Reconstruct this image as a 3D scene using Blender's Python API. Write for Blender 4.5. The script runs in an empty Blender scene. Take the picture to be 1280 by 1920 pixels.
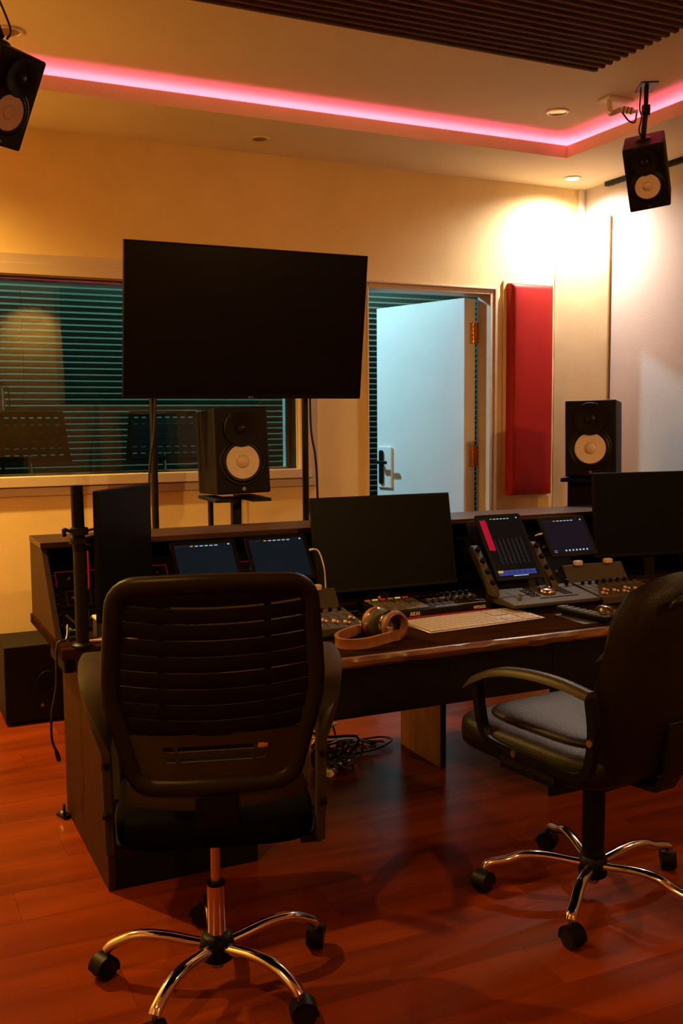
import bpy, bmesh, math, random
from mathutils import Vector, Matrix, Euler
random.seed(7)
rad = math.radians
scene = bpy.context.scene
col = scene.collection

# ------------------------------------------------------------------ camera
CH = 1.45
YAW, PITCH, ROLL = .441577, .0918116, .0077705
def _axes():
    f = Vector((math.sin(YAW)*math.cos(PITCH), math.cos(YAW)*math.cos(PITCH), -math.sin(PITCH)))
    r = Vector((math.cos(YAW), -math.sin(YAW), 0)); d = f.cross(r)
    c, s = math.cos(ROLL), math.sin(ROLL)
    return c*r + s*d, -s*r + c*d, f
AR, AD, AF = _axes()
cd = bpy.data.cameras.new('camera'); cam = bpy.data.objects.new('camera', cd); col.objects.link(cam)
cd.sensor_fit = 'VERTICAL'; cd.sensor_height = 36; cd.sensor_width = 24; cd.lens = 35; cd.clip_start = .05
m = Matrix.Identity(4)
for i in range(3):
    m[i][0] = AR[i]; m[i][1] = -AD[i]; m[i][2] = -AF[i]
m[2][3] = CH
cam.matrix_world = m
scene.camera = cam
F = 1867.0
def _ray(x, y): return AR*((x-640)/F) + AD*((y-960)/F) + AF
def PZ(x, y, z): d = _ray(x, y); t = (z-CH)/d.z; return Vector((d.x*t, d.y*t, z))
def PY(x, y, Y): d = _ray(x, y); t = Y/d.y; return Vector((d.x*t, Y, CH+d.z*t))
def PX(x, y, X): d = _ray(x, y); t = X/d.x; return Vector((X, d.y*t, CH+d.z*t))

# ------------------------------------------------------------------ world, exposure
world = bpy.data.worlds.new('world'); scene.world = world; world.use_nodes = True
bg = world.node_tree.nodes['Background']; bg.inputs[0].default_value = (.9, .5, .25, 1); bg.inputs[1].default_value = .004
vs = scene.view_settings
vs.view_transform = 'Standard'; vs.look = 'None'; vs.gamma = 1; vs.use_curve_mapping = False; vs.exposure = 0.0
scene.cycles.max_bounces = 8; scene.cycles.sample_clamp_indirect = 4.0
scene.cycles.caustics_reflective = False; scene.cycles.caustics_refractive = False

# ------------------------------------------------------------------ lights (ceiling downlights; the live room's own lamp; added rear and foam spots)
def spot(name, loc, power, color, angle=130, blend=.8, size=.035, target=None):
    l = bpy.data.lights.new(name, 'SPOT'); l.energy = power; l.color = color
    l.spot_size = rad(angle); l.spot_blend = blend; l.shadow_soft_size = size
    o = bpy.data.objects.new(name, l); col.objects.link(o); o.location = loc
    if target:
        o.rotation_euler = (Vector(target)-Vector(loc)).to_track_quat('-Z', 'Y').to_euler()
    return o
AMBER = (1, .50, .11)
spot('corner_downlight_lamp', (3.97, 5.05, 2.90), 165, (1, .89, .82), 165, 1.0, .04)
spot('left_downlight_lamp', (-.42, 4.86, 2.90), 560, (1, .60, .14), 156, .9, .03)
spot('right_downlight_lamp', (3.97, 1.95, 2.90), 62, (1, .60, .26), 150, .9, .03)
spot('entry_downlight_lamp', (-.45, 1.50, 2.90), 140, AMBER, 150, .9, .025)
spot('front_downlight_lamp', (1.75, -1.05, 2.90), 110, AMBER, 130, .9, .03)
spot('rear_fill_spot', (3.3, -1.0, 2.80), 270, (1, .52, .14), 52, .9, .05, (2.3, 4.6, .95))  # unseen spot behind the camera, added to brighten the speaker cones
def point(name, loc, power, color, size):
    l = bpy.data.lights.new(name, 'POINT'); l.energy = power; l.color = color; l.shadow_soft_size = size
    o = bpy.data.objects.new(name, l); col.objects.link(o); o.location = loc; return o
spot('live_room_lamp', (1.5, 6.85, 2.98), 245, (.45, .90, 1.10), 94, .4, .07, (3.25, 5.55, 1.15))
for lx in (.8, 2.5, 4.2): spot('foam_wash_spot', (lx, 7.55, 3.02), 85, (.45, 1.0, .90), 150, .3, .06, (lx, 8.35, 2.55))  # added out of view to light the foam ridges from above

# ------------------------------------------------------------------ materials
MATS = {}
def mat(name, color, rough=.5, metal=0, noise=0, nscale=20, bump=0, bscale=200, stretch=None, coat=0, emit=None, estr=0, spec=.5, sheen=0):
    if name in MATS: return MATS[name]
    mt = bpy.data.materials.new(name); mt.use_nodes = True; nt = mt.node_tree; N = nt.nodes; L = nt.links
    b = N['Principled BSDF']
    b.inputs['Base Color'].default_value = (*color, 1); b.inputs['Roughness'].default_value = rough; b.inputs['Metallic'].default_value = metal
    b.inputs['Specular IOR Level'].default_value = spec; b.inputs['Coat Weight'].default_value = coat; b.inputs['Coat Roughness'].default_value = .1
    if sheen: b.inputs['Sheen Weight'].default_value = sheen
    if emit: b.inputs['Emission Color'].default_value = (*emit, 1); b.inputs['Emission Strength'].default_value = estr
    tc = N.new('ShaderNodeTexCoord'); src = tc.outputs['Object']
    if stretch:
        mp = N.new('ShaderNodeMapping'); mp.inputs['Scale'].default_value = stretch; L.new(src, mp.inputs[0]); src = mp.outputs[0]
    if not noise: noise = .06
    n = N.new('ShaderNodeTexNoise'); n.inputs['Scale'].default_value = nscale; n.inputs['Detail'].default_value = 5; L.new(src, n.inputs['Vector'])
    r = N.new('ShaderNodeValToRGB'); L.new(n.outputs['Fac'], r.inputs[0])
    r.color_ramp.elements[0].position = .3; r.color_ramp.elements[1].position = .7
    r.color_ramp.elements[0].color = (*[c*(1-noise) for c in color], 1); r.color_ramp.elements[1].color = (*[min(1, c*(1+noise)) for c in color], 1)
    L.new(r.outputs[0], b.inputs['Base Color'])
    if bump:
        n2 = N.new('ShaderNodeTexNoise'); n2.inputs['Scale'].default_value = bscale; n2.inputs['Detail'].default_value = 3; L.new(src, n2.inputs['Vector'])
        bp = N.new('ShaderNodeBump'); bp.inputs['Strength'].default_value = bump; bp.inputs['Distance'].default_value = .004
        L.new(n2.outputs['Fac'], bp.inputs['Height']); L.new(bp.outputs[0], b.inputs['Normal'])
    MATS[name] = mt; return mt
def wood(name, c0, c1, rough=.35, scale=(1.2, 14, 14), rnd=0, coat=0, bump=.15, spec=.5):
    mt = bpy.data.materials.new(name); mt.use_nodes = True; nt = mt.node_tree; N = nt.nodes; L = nt.links
    b = N['Principled BSDF']; b.inputs['Roughness'].default_value = rough; b.inputs['Coat Weight'].default_value = coat; b.inputs['Coat Roughness'].default_value = .15
    b.inputs['Specular IOR Level'].default_value = spec
    tc = N.new('ShaderNodeTexCoord'); mp = N.new('ShaderNodeMapping'); mp.inputs['Scale'].default_value = scale; L.new(tc.outputs['Object'], mp.inputs[0])
    oi = N.new('ShaderNodeObjectInfo'); ml = N.new('ShaderNodeMath'); ml.operation = 'MULTIPLY'; ml.inputs[1].default_value = 37; L.new(oi.outputs['Random'], ml.inputs[0])
    cx = N.new('ShaderNodeCombineXYZ'); L.new(ml.outputs[0], cx.inputs[0]); L.new(ml.outputs[0], cx.inputs[1]); L.new(cx.outputs[0], mp.inputs['Location'])
    n = N.new('ShaderNodeTexNoise'); n.inputs['Scale'].default_value = 1; n.inputs['Detail'].default_value = 6; n.inputs['Distortion'].default_value = .8; L.new(mp.outputs[0], n.inputs['Vector'])
    r = N.new('ShaderNodeValToRGB'); r.color_ramp.elements[0].position = .3; r.color_ramp.elements[1].position = .72
    r.color_ramp.elements[0].color = (*c0, 1); r.color_ramp.elements[1].color = (*c1, 1); L.new(n.outputs['Fac'], r.inputs[0])
    out = r.outputs[0]
    if rnd:
        hs = N.new('ShaderNodeHueSaturation'); mr = N.new('ShaderNodeMapRange'); mr.inputs[3].default_value = 1-rnd; mr.inputs[4].default_value = 1+rnd
        L.new(oi.outputs['Random'], mr.inputs[0]); L.new(mr.outputs[0], hs.inputs['Value']); L.new(out, hs.inputs['Color']); out = hs.outputs[0]
    L.new(out, b.inputs['Base Color'])
    bp = N.new('ShaderNodeBump'); bp.inputs['Strength'].default_value = bump; bp.inputs['Distance'].default_value = .002; L.new(n.outputs['Fac'], bp.inputs['Height']); L.new(bp.outputs[0], b.inputs['Normal'])
    MATS[name] = mt; return mt
def glass(name, tint, ior=1.5):
    mt = bpy.data.materials.new(name); mt.use_nodes = True; N = mt.node_tree.nodes; L = mt.node_tree.links
    N.remove(N['Principled BSDF'])
    t = N.new('ShaderNodeBsdfTransparent'); t.inputs[0].default_value = (*tint, 1)
    g = N.new('ShaderNodeBsdfGlossy'); g.inputs['Roughness'].default_value = .01
    fr = N.new('ShaderNodeFresnel'); fr.inputs[0].default_value = ior
    mx = N.new('ShaderNodeMixShader'); L.new(fr.outputs[0], mx.inputs[0]); L.new(t.outputs[0], mx.inputs[1]); L.new(g.outputs[0], mx.inputs[2])
    L.new(mx.outputs[0], N['Material Output'].inputs[0]); return mt
def emis(name, color, s):
    mt = bpy.data.materials.new(name); mt.use_nodes = True; b = mt.node_tree.nodes['Principled BSDF']
    b.inputs['Base Color'].default_value = (.004, .004, .004, 1); b.inputs['Roughness'].default_value = .07; b.inputs['Specular IOR Level'].default_value = .08
    b.inputs['Emission Color'].default_value = (*color, 1); b.inputs['Emission Strength'].default_value = s; return mt

M_WALL = mat('wall_paint_yellow', (.78, .59, .28), .75, noise=.05, nscale=3, bump=.25, bscale=160)
M_WALLR = mat('wall_paint_cream', (.47, .39, .335), .75, noise=.04, nscale=3, bump=.2, bscale=160)
M_CEIL = mat('ceiling_paint', (.80, .70, .52), .85, noise=.04, nscale=2, bump=.15, bscale=120)
M_TRIM = mat('trim_paint', (.55, .43, .32), .45, noise=.04, nscale=4, stretch=(1, 6, 6))
M_DOOR = mat('door_paint', (.86, .86, .84), .45, noise=.03, nscale=4)
M_FLOOR = wood('laminate', (.095, .0155, .0026), (.205, .034, .005), .24, (1.0, 9, 9), .10, 0, .04, .06)
M_SUBFLOOR = mat('subfloor', (.04, .03, .025), .9)
M_LIVEWALL = mat('live_wall_paint', (.09, .09, .085), .9)
M_FOAM = mat('foam_brown', (.080, .032, .013), .95, noise=.2, nscale=60, bump=.4, bscale=500)
M_FOAML = mat('foam_charcoal', (.10, .105, .095), .95, noise=.15, nscale=60)
M_DESK = wood('desk_wood', (.014, .0055, .002), (.036, .014, .005), .5, (2, 22, 22), 0, 0, .2, 0.0)
M_DESKEDGE = wood('desk_edge_wood', (.06, .022, .009), (.20, .085, .035), .33, (5, 16, 30), 0, 0, 1.0, .3)
M_HUTCH = wood('hutch_wood', (.028, .012, .005), (.075, .031, .013), .36, (2, 22, 22), 0, 0, .1, .3)
M_PANEL = wood('panel_wood', (.026, .0075, .002), (.038, .012, .0035), .55, (9, 9, 1.2), 0, 0, .05, .15)
M_LIGHTPANEL = wood('support_wood', (.38, .22, .12), (.50, .31, .18), .5, (14, 14, 1.0), 0, 0, .05)
M_BLACKWOOD = mat('black_board', (.006, .004, .003), .6, spec=.08, noise=.2)
M_BLACK = mat('black_plastic', (.004, .003, .0025), .45, spec=.12, noise=.15, bump=.1, bscale=600)
M_CHAIR = mat('chair_plastic', (.012, .0085, .0045), .38, spec=.14, noise=.1, bump=.1, bscale=500)
M_CHAIRL = mat('chair_shell_plastic', (.030, .022, .011), .40, spec=.2, noise=.1, bump=.1, bscale=500)
M_CHARC = mat('charcoal_plastic', (.075, .062, .045), .5, noise=.1, bump=.1, bscale=500)
M_GREY = mat('console_grey', (.050, .038, .024), .6, spec=.2, noise=.06, bump=.08, bscale=500)
M_SPK = mat('speaker_black', (.007, .005, .004), .55, spec=.15, noise=.15, bump=.2, bscale=700)
M_RUB = mat('rubber_black', (.006, .005, .004), .38, spec=.25)
M_CONE = mat('cone_white', (.80, .72, .66), .55, noise=.03)
M_CONE2 = mat('dustcap_white', (.74, .64, .58), .5)
M_CHROME = mat('chrome', (.75, .70, .66), .09, 1, noise=.03)
M_STEEL = mat('steel', (.45, .42, .38), .3, 1)
M_BRASS = mat('brass', (.75, .46, .14), .28, 1, noise=.2, nscale=80)
M_BLACKMETAL = mat('black_metal', (.007, .006, .005), .42, spec=.2)
M_SCREENOFF = mat('screen_black', (.004, .0035, .0035), .22, spec=.15)
M_SCREENMAT = mat('monitor_screen', (.004, .004, .0035), .42, spec=.06)
M_MONBACK = mat('monitor_black', (.004, .003, .0025), .5, spec=.12, noise=.1)
M_RED = mat('red_leather', (.34, .010, .008), .5, spec=.25, noise=.06, nscale=8, bump=.12, bscale=350)
M_YEL = mat('yellow_fabric', (.60, .46, .25), .7, noise=.05, nscale=5, bump=.3, bscale=400)
M_BROWNTRIM = mat('brown_edge', (.32, .17, .05), .6)
M_WHITE = mat('white_plastic', (.80, .72, .62), .45, noise=.03)
M_LEATHER = mat('black_leather', (.007, .0045, .0025), .40, spec=.2, noise=.2, nscale=30, bump=.35, bscale=260, coat=.0)
M_BROWN = mat('brown_leather', (.22, .085, .035), .45, noise=.2, nscale=40, bump=.25, bscale=350)
M_KEY = mat('key_white', (.38, .31, .21), .5)
M_ALU = mat('aluminium', (.42, .35, .27), .4, .7)
M_CABLE = mat('cable_black', (.012, .011, .010), .4)
M_CABLEW = mat('cable_white', (.70, .62, .50), .45)
M_PAD = mat('pad_grey', (.06, .055, .048), .6)
M_FADER = mat('fader_cap', (.62, .40, .30), .4)
M_REDLINE = mat('red_plastic', (.55, .01, .02), .35)
M_REDDIM = emis('red_dim', (1, .02, .03), .10)
M_REDLED = emis('red_glow', (1, .02, .03), .35)
M_LED = emis('led_strip', (1, .105, .23), 52)
M_LAMP = emis('lamp_lens', (1, .88, .70), 30)
M_IPAD = emis('tablet_screen_dim', (.10, .18, .26), .045)
M_IPADV = emis('tablet_screen_violet', (.22, .16, .30), .035)
M_IPADK = emis('tablet_screen_dark', (.20, .16, .16), .02)
M_UIW = emis('ui_white', (.65, .85, 1), .8)
M_UIO = emis('ui_orange', (1, .50, .10), .6)
M_UIB = emis('ui_blue', (.10, .14, .60), .35)
M_UIBL = emis('ui_blue_line', (.35, .35, .8), .5)
M_REDBLOCK = emis('block_red', (.8, .01, .05), .5)
M_UISTRIPE = emis('ui_stripe', (.3, .25, .25), .05)
M_AMBERLED = emis('amber_led', (1, .5, .2), .8)
M_PRINT = mat('print_white', (.62, .52, .40), .6)
M_GLASS = glass('window_glass', (.86, .93, .90))
M_DLRING = mat('downlight_ring', (.62, .52, .40), .4, .2)
M_DLIN = mat('downlight_inner', (.22, .16, .11), .3, .6)
M_COPPER = mat('jog_metal', (.85, .62, .48), .16, 1)

# ------------------------------------------------------------------ mesh helpers
class MB:
    def __init__(s): s.v = []; s.f = []
    def add(s, vs, fs, M=None):
        o = len(s.v); s.v += [tuple(M @ Vector(p)) if M else tuple(p) for p in vs]; s.f += [tuple(i+o for i in f) for f in fs]; return s
    def box(s, x0, x1, y0, y1, z0, z1, M=None):
        vs = [(x, y, z) for z in (z0, z1) for y in (y0, y1) for x in (x0, x1)]
        return s.add(vs, [(0, 2, 3, 1), (4, 5, 7, 6), (0, 1, 5, 4), (2, 6, 7, 3), (0, 4, 6, 2), (1, 3, 7, 5)], M)
    def cbox(s, c, d, M=None):
        return s.box(c[0]-d[0]/2, c[0]+d[0]/2, c[1]-d[1]/2, c[1]+d[1]/2, c[2]-d[2]/2, c[2]+d[2]/2, M)
    def prism(s, poly, h, M=None):   # polygon in local xy, extruded 0..h along z
        n = len(poly); vs = [(x, y, 0) for x, y in poly] + [(x, y, h) for x, y in poly]
        fs = [tuple(range(n-1, -1, -1)), tuple(range(n, 2*n))] + [(i, (i+1) % n, n+(i+1) % n, n+i) for i in range(n)]
        return s.add(vs, fs, M)
    def lathe(s, prof, n=32, M=None, caps=True):   # profile (r, z) about local z
        vs = []; fs = []
        for r, z in prof:
            for k in range(n):
                a = 2*math.pi*k/n; vs.append((r*math.cos(a), r*math.sin(a), z))
        for j in range(len(prof)-1):
            for k in range(n):
                k2 = (k+1) % n; fs.append((j*n+k, j*n+k2, (j+1)*n+k2, (j+1)*n+k))
        if caps:
            if prof[0][0] > 1e-5: fs.append(tuple(range(n-1, -1, -1)))
            if prof[-1][0] > 1e-5: fs.append(tuple((len(prof)-1)*n+k for k in range(n)))
        return s.add(vs, fs, M)
    def cyl(s, p0, p1, r0, r1=None, n=20):
        p0 = Vector(p0); p1 = Vector(p1); r1 = r0 if r1 is None else r1; d = p1-p0
        M = Matrix.Translation(p0) @ d.to_track_quat('Z', 'Y').to_matrix().to_4x4()
        return s.lathe([(r0, 0), (r1, d.length)], n, M)
    def sweep(s, path, sec, up=(0, 0, 1), closed=False, scales=None):
        path = [Vector(p) for p in path]; n = len(path); m = len(sec); vs = []; fs = []; prev = None
        for i, p in enumerate(path):
            a = path[(i-1) % n] if (closed or i > 0) else p; b = path[(i+1) % n] if (closed or i < n-1) else p
            t = (b-a).normalized()
            u = Vector(up) if prev is None else prev
            if abs(t.dot(u)) > .98: u = Vector((0, 1, 0)) if abs(t.y) < .9 else Vector((1, 0, 0))
            x = t.cross(u).normalized(); y = x.cross(t).normalized()
            if up is None or prev is not None: prev = y
            if prev is None: prev = y
            k = scales[i] if scales else 1
            for q in sec: vs.append(p + x*q[0]*k + y*q[1]*k)
        for i in range(n if closed else n-1):
            i2 = (i+1) % n
            for j in range(m):
                j2 = (j+1) % m; fs.append((i*m+j, i*m+j2, i2*m+j2, i2*m+j))
        if not closed: fs += [tuple(range(m-1, -1, -1)), tuple((n-1)*m+j for j in range(m))]
        return s.add(vs, fs)
    def tube(s, path, r, n=8, closed=False, smooth=0, scales=None):
        if smooth: path = catmull(path, smooth, closed)
        return s.sweep(path, [(r*math.cos(2*math.pi*k/n), r*math.sin(2*math.pi*k/n)) for k in range(n)], closed=closed, scales=scales)
    def build(s, name, mt, parent=None, bevel=0, seg=2, smooth=40, subsurf=0):
        me = bpy.data.meshes.new(name); me.from_pydata(s.v, [], s.f)
        bm = bmesh.new(); bm.from_mesh(me); bmesh.ops.recalc_face_normals(bm, faces=bm.faces); bm.to_mesh(me); bm.free()
        if isinstance(mt, (list, tuple)):
            for q in mt: me.materials.append(q)
        else: me.materials.append(mt)
        o = bpy.data.objects.new(name, me); col.objects.link(o)
        if parent: o.parent = parent
        finish(o, bevel, seg, smooth, subsurf); return o
def finish(o, bevel=0, seg=2, smooth=40, subsurf=0):
    me = o.data
    if bevel:
        b = o.modifiers.new('bevel', 'BEVEL'); b.width = bevel; b.segments = seg; b.limit_method = 'ANGLE'; b.angle_limit = rad(40)
        b.harden_normals = False
    if subsurf:
        q = o.modifiers.new('subsurf', 'SUBSURF'); q.levels = subsurf; q.render_levels = subsurf
    if smooth:
        for p in me.polygons: p.use_smooth = True
        if not subsurf: me.set_sharp_from_angle(angle=rad(smooth))
def catmull(P, k, closed=False):
    P = [Vector(p) for p in P]; n = len(P); out = []
    for i in range(n if closed else n-1):
        p1 = P[i]; p2 = P[(i+1) % n]
        p0 = P[(i-1) % n] if (closed or i > 0) else p1*2-p2
        p3 = P[(i+2) % n] if (closed or i < n-2) else p2*2-p1
        for j in range(k):
            t = j/k
            out.append(.5*((2*p1)+(p2-p0)*t+(2*p0-5*p1+4*p2-p3)*t*t+(3*p1-p0-3*p2+p3)*t**3))
    if not closed: out.append(P[-1])
    return out
def rrect(w, h, r, n=5):
    out = []
    for cx, cy, a0 in ((w/2-r, h/2-r, 0), (-w/2+r, h/2-r, 90), (-w/2+r, -h/2+r, 180), (w/2-r, -h/2+r, 270)):
        for k in range(n+1):
            a = rad(a0+90*k/n); out.append((cx+r*math.cos(a), cy+r*math.sin(a)))
    return out
def tag(o, label=None, cat=None, group=None, kind=None):
    if label: o['label'] = label
    if cat: o['category'] = cat
    if group: o['group'] = group
    if kind: o['kind'] = kind
    return o
def thing(name, label, cat, loc=(0, 0, 0), rz=0, group=None):
    o = bpy.data.objects.new(name, None); col.objects.link(o); o.location = loc; o.rotation_euler = (0, 0, rz); o.empty_display_size = .1
    return tag(o, label, cat, group)
def struct(o): return tag(o, kind='structure')
def text(body, size, mt, parent, M, depth=.0006, name='lettering', bold=0):
    c = bpy.data.curves.new('t', 'FONT'); c.body = body; c.size = size; c.extrude = depth; c.offset = bold; c.align_x = 'LEFT'
    t = bpy.data.objects.new('t', c); col.objects.link(t)
    dg = bpy.context.evaluated_depsgraph_get(); me = bpy.data.meshes.new_from_object(t.evaluated_get(dg))
    bpy.data.objects.remove(t); bpy.data.curves.remove(c)
    me.transform(M); me.materials.clear(); me.materials.append(mt); me.name = name
    o = bpy.data.objects.new(name, me); col.objects.link(o); o.parent = parent; return o
def dup(root, parent=None):
    c = root.copy(); col.objects.link(c); c.parent = parent
    for ch in [o for o in bpy.data.objects if o.parent == root]: dup(ch, c)
    return c
def T(x, y, z): return Matrix.Translation((x, y, z))
def RX(a): return Matrix.Rotation(rad(a), 4, 'X')
def RY(a): return Matrix.Rotation(rad(a), 4, 'Y')
def RZ(a): return Matrix.Rotation(rad(a), 4, 'Z')

# ================================================================== STRUCTURE
XL, XR, YF, YB = -1.25, 4.258, -1.3, 5.3
SOF, TRAY = 2.92, 3.03
CX0, CX1, CY0, CY1 = -.62, 3.647, -.62, 4.692      # cove edges
fl = MB().box(XL, XR, YF, YB+.13, -.06, -.009).build('floor', M_SUBFLOOR, smooth=0); struct(fl)
# laminate boards laid along x
PW, PL = .192, 1.22
mesh_cache = {}
row = 0; y = YF
while y < YB-.01:
    y1 = min(y+PW, YB); x = XL - [0, .45, .85, .25, .65][row % 5]
    while x < XR:
        a, b = max(x, XL), min(x+PL, XR)
        if b-a > .02:
            key = (round(b-a, 3), round(y1-y, 3))
            if key not in mesh_cache:
                q = MB().box(.0004, key[0]-.0004, .0004, key[1]-.0004, -.009, 0)
                o = q.build('plank', M_FLOOR, fl, smooth=0); mesh_cache[key] = o.data
            else:
                o = bpy.data.objects.new('plank', mesh_cache[key]); col.objects.link(o); o.parent = fl
            o.location = (a, y, 0)
        x += PL
    y += PW; row += 1

DX0, DX1, DZ = 2.688, 3.537, 2.222       # door opening
WX0, WX1, WZ0, WZ1 = -.45, 2.247, 1.175, 2.192   # window opening
w = MB(); HT = 3.2
JX0, JX1, JZ = DX0-.012, DX1+.030, DZ+.030
for a in ((XL, WX0, 0, HT), (WX0, WX1, 0, WZ0), (WX0, WX1, WZ1, HT), (WX1, JX0, 0, HT), (JX0, JX1, JZ, HT), (JX1, XR+.1, 0, HT)):
    w.box(a[0], a[1], YB, YB+.13, a[2], a[3])
struct(w.build('wall_back', M_WALL, smooth=0))
struct(MB().box(XR, XR+.1, YF, YB, 0, HT).build('wall_right', M_WALLR, smooth=0))
struct(MB().box(XL-.1, XL, YF, YB+.13, 0, HT).build('wall_left', M_WALL, smooth=0))
struct(MB().box(XL-.1, XR+.1, YF-.1, YF, 0, HT).build('wall_front', M_WALL, smooth=0))
ceil = MB().box(XL, XR, YF, YB, TRAY, TRAY+.06).build('ceiling', M_CEIL, smooth=0); struct(ceil)
# lowered ring around the tray, with a ledge and lip hiding the light strip
LIP, LED_W = 2.986, .13
s = MB()
for (x0, x1, y0, y1) in ((XL, XR, CY1+LED_W, YB), (XL, XR, YF, CY0-LED_W), (XL, CX0-LED_W, CY0-LED_W, CY1+LED_W), (CX1+LED_W, XR, CY0-LED_W, CY1+LED_W)):
    s.box(x0, x1, y0, y1, SOF, TRAY)
so = s.build('ceiling_soffit', M_CEIL, smooth=0); struct(so)
s = MB()
def ringboxes(mb, i0, i1, z0, z1):    # ring between offsets i0<i1 outside the cove edge
    mb.box(CX0-i1, CX1+i1, CY1+i0, CY1+i1, z0, z1); mb.box(CX0-i1, CX1+i1, CY0-i1, CY0-i0, z0, z1)
    mb.box(CX0-i1, CX0-i0, CY0-i0, CY1+i0, z0, z1); mb.box(CX1+i0, CX1+i1, CY0-i0, CY1+i0, z0, z1)
ringboxes(s, 0, LED_W, SOF, SOF+.02); ringboxes(s, 0, .015, SOF+.02, LIP)
struct(s.build('trim_1', M_CEIL, smooth=0))
# led strip: one run per side, lying on the ledge behind the lip
t = thing('led_strip', 'glowing pink light strip hidden in the ceiling cove around the tray', 'light strip', (CX1, CY1, SOF+.02))
for nm, bx in (('run', (CX0-.11, CX1+.11, CY1+.115, CY1+.129)), ('run', (CX0-.11, CX1+.11, CY0-.129, CY0-.115)), ('run', (CX0-.129, CX0-.115, CY0-.11, CY1+.11)), ('run', (CX1+.115, CX1+.129, CY0-.11, CY1+.11))):
    MB().box(bx[0]-CX1, bx[1]-CX1, bx[2]-CY1, bx[3]-CY1, 0, .014).build(nm, M_LED, t, smooth=0)

# ---------------- window
win = thing('window_1', None, None, (WX1, YB, WZ0)); struct(win)
def wbox(name, x0, x1, y0, y1, z0, z1, mt, bev=.003):
    return MB().box(x0-WX1, x1-WX1, y0-YB, y1-YB, z0-WZ0, z1-WZ0).build(name, mt, win, bevel=bev)
for (d0, d1, th, nm) in ((0, .058, .030, 'inner_casing'), (.058, .106, .018, 'outer_casing')):
    wbox(nm, WX0-d1, WX1+d1, YB-th, YB, WZ1+d0, WZ1+d1, M_TRIM); wbox(nm, WX0-d1, WX1+d1, YB-th, YB, WZ0-d1+.005, WZ0-d0, M_TRIM)
    wbox(nm, WX1+d0, WX1+d1, YB-th, YB, WZ0-d0, WZ1+d0, M_TRIM)
    wbox(nm, WX0-d1, WX0-d0, YB-th, YB, WZ0-d0, WZ1+d0, M_TRIM)
M_REVEAL = mat('reveal_paint', (.80, .80, .78), .5)
wbox('reveal', WX1, WX1+.02, YB+.13, YB+.25, WZ0-.02, WZ1+.02, M_REVEAL); wbox('reveal', WX0, WX1, YB+.13, YB+.25, WZ0-.02, WZ0, M_REVEAL); wbox('reveal', WX0, WX1, YB+.13, YB+.25, WZ1, WZ1+.02, M_REVEAL)
wbox('sash_bar', WX1-.012, WX1, YB+.03, YB+.24, WZ0, WZ1, M_REVEAL, .001)
wbox('sash_bar', WX1-.030, WX1-.012, YB+.135, YB+.16, WZ0, WZ1, M_REVEAL, .001)
wbox('sash_bar', WX0, WX1-.012, YB+.14, YB+.16, WZ0, WZ0+.008, M_REVEAL, .001)
wbox('pane', WX0, WX1-.012, YB+.035, YB+.041, WZ0, WZ1, M_GLASS, 0); wbox('pane', WX0, WX1-.03, YB+.145, YB+.151, WZ0+.008, WZ1, M_GLASS, 0)

# ---------------- door
door = thing('door_1', None, None, (DX0, YB, 0)); struct(door)
def dbox(name, x0, x1, y0, y1, z0, z1, mt=M_TRIM, bev=.003):
    return MB().box(x0-DX0, x1-DX0, y0-YB, y1-YB, z0, z1).build(name, mt, door, bevel=bev)
dbox('jamb', DX1, DX1+.030, YB-.012, YB+.13, 0, DZ+.03); dbox('jamb', DX0-.012, DX0, YB-.012, YB+.13, 0, DZ+.03); dbox('head', DX0, DX1, YB-.012, YB+.13, DZ, DZ+.03)
dbox('architrave', DX1+.030, DX1+.048, YB-.022, YB, 0, DZ+.042); dbox('architrave', DX0-.03, DX1+.030, YB-.022, YB, DZ+.030, DZ+.042)
ANG = 73.4; th = rad(ANG); TH = .105; LW = .80; LZ = 2.212
hinge = Vector((3.527, 5.438))
# leaf frame: local x along the leaf from hinge, local y towards the control-room face, z up
leafM = Matrix(((-math.cos(th), -math.sin(th), 0, hinge.x-DX0), (math.sin(th), -math.cos(th), 0, hinge.y-YB), (0, 0, 1, 0), (0, 0, 0, 1)))
leaf = MB().box(.004, LW, 0, TH, .012, LZ).build('leaf', M_DOOR, door, bevel=.002)
leaf.matrix_local = leafM
for hz in (.25, 1.15, 1.93):
    hb = MB().box(-.001, .004, .012, .055, hz, hz+.13).box(-.014, .004, -.012, .012, hz, hz+.13)
    for k in range(5): hb.cyl((-.004, .03, hz+.026*k+.002), (-.004, .03, hz+.026*k+.024), .008, n=10)
    hb.build('hinge', M_BRASS, leaf, bevel=.001)
hx = LW-.075
MB().box(hx-.075, LW-.016, TH, TH+.016, .985, 1.265).build('lock_cover', M_DOOR, leaf, bevel=.002)
pl = MB().prism(rrect(.036, .235, .016), .012, T(hx+.014, TH+.028, 1.125) @ RX(90)).build('handle_plate', M_BLACKMETAL, leaf, bevel=.001)
MB().cyl((hx+.014, TH+.026, 1.160), (hx+.014, TH+.075, 1.160), .010).box(hx-.085, hx+.026, TH+.062, TH+.080, 1.150, 1.171).build('lever', M_BLACKMETAL, leaf, bevel=.002)
MB().cyl((hx+.014, TH+.028, 1.08), (hx+.014, TH+.030, 1.08), .006).build('keyhole', M_STEEL, leaf)

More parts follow.
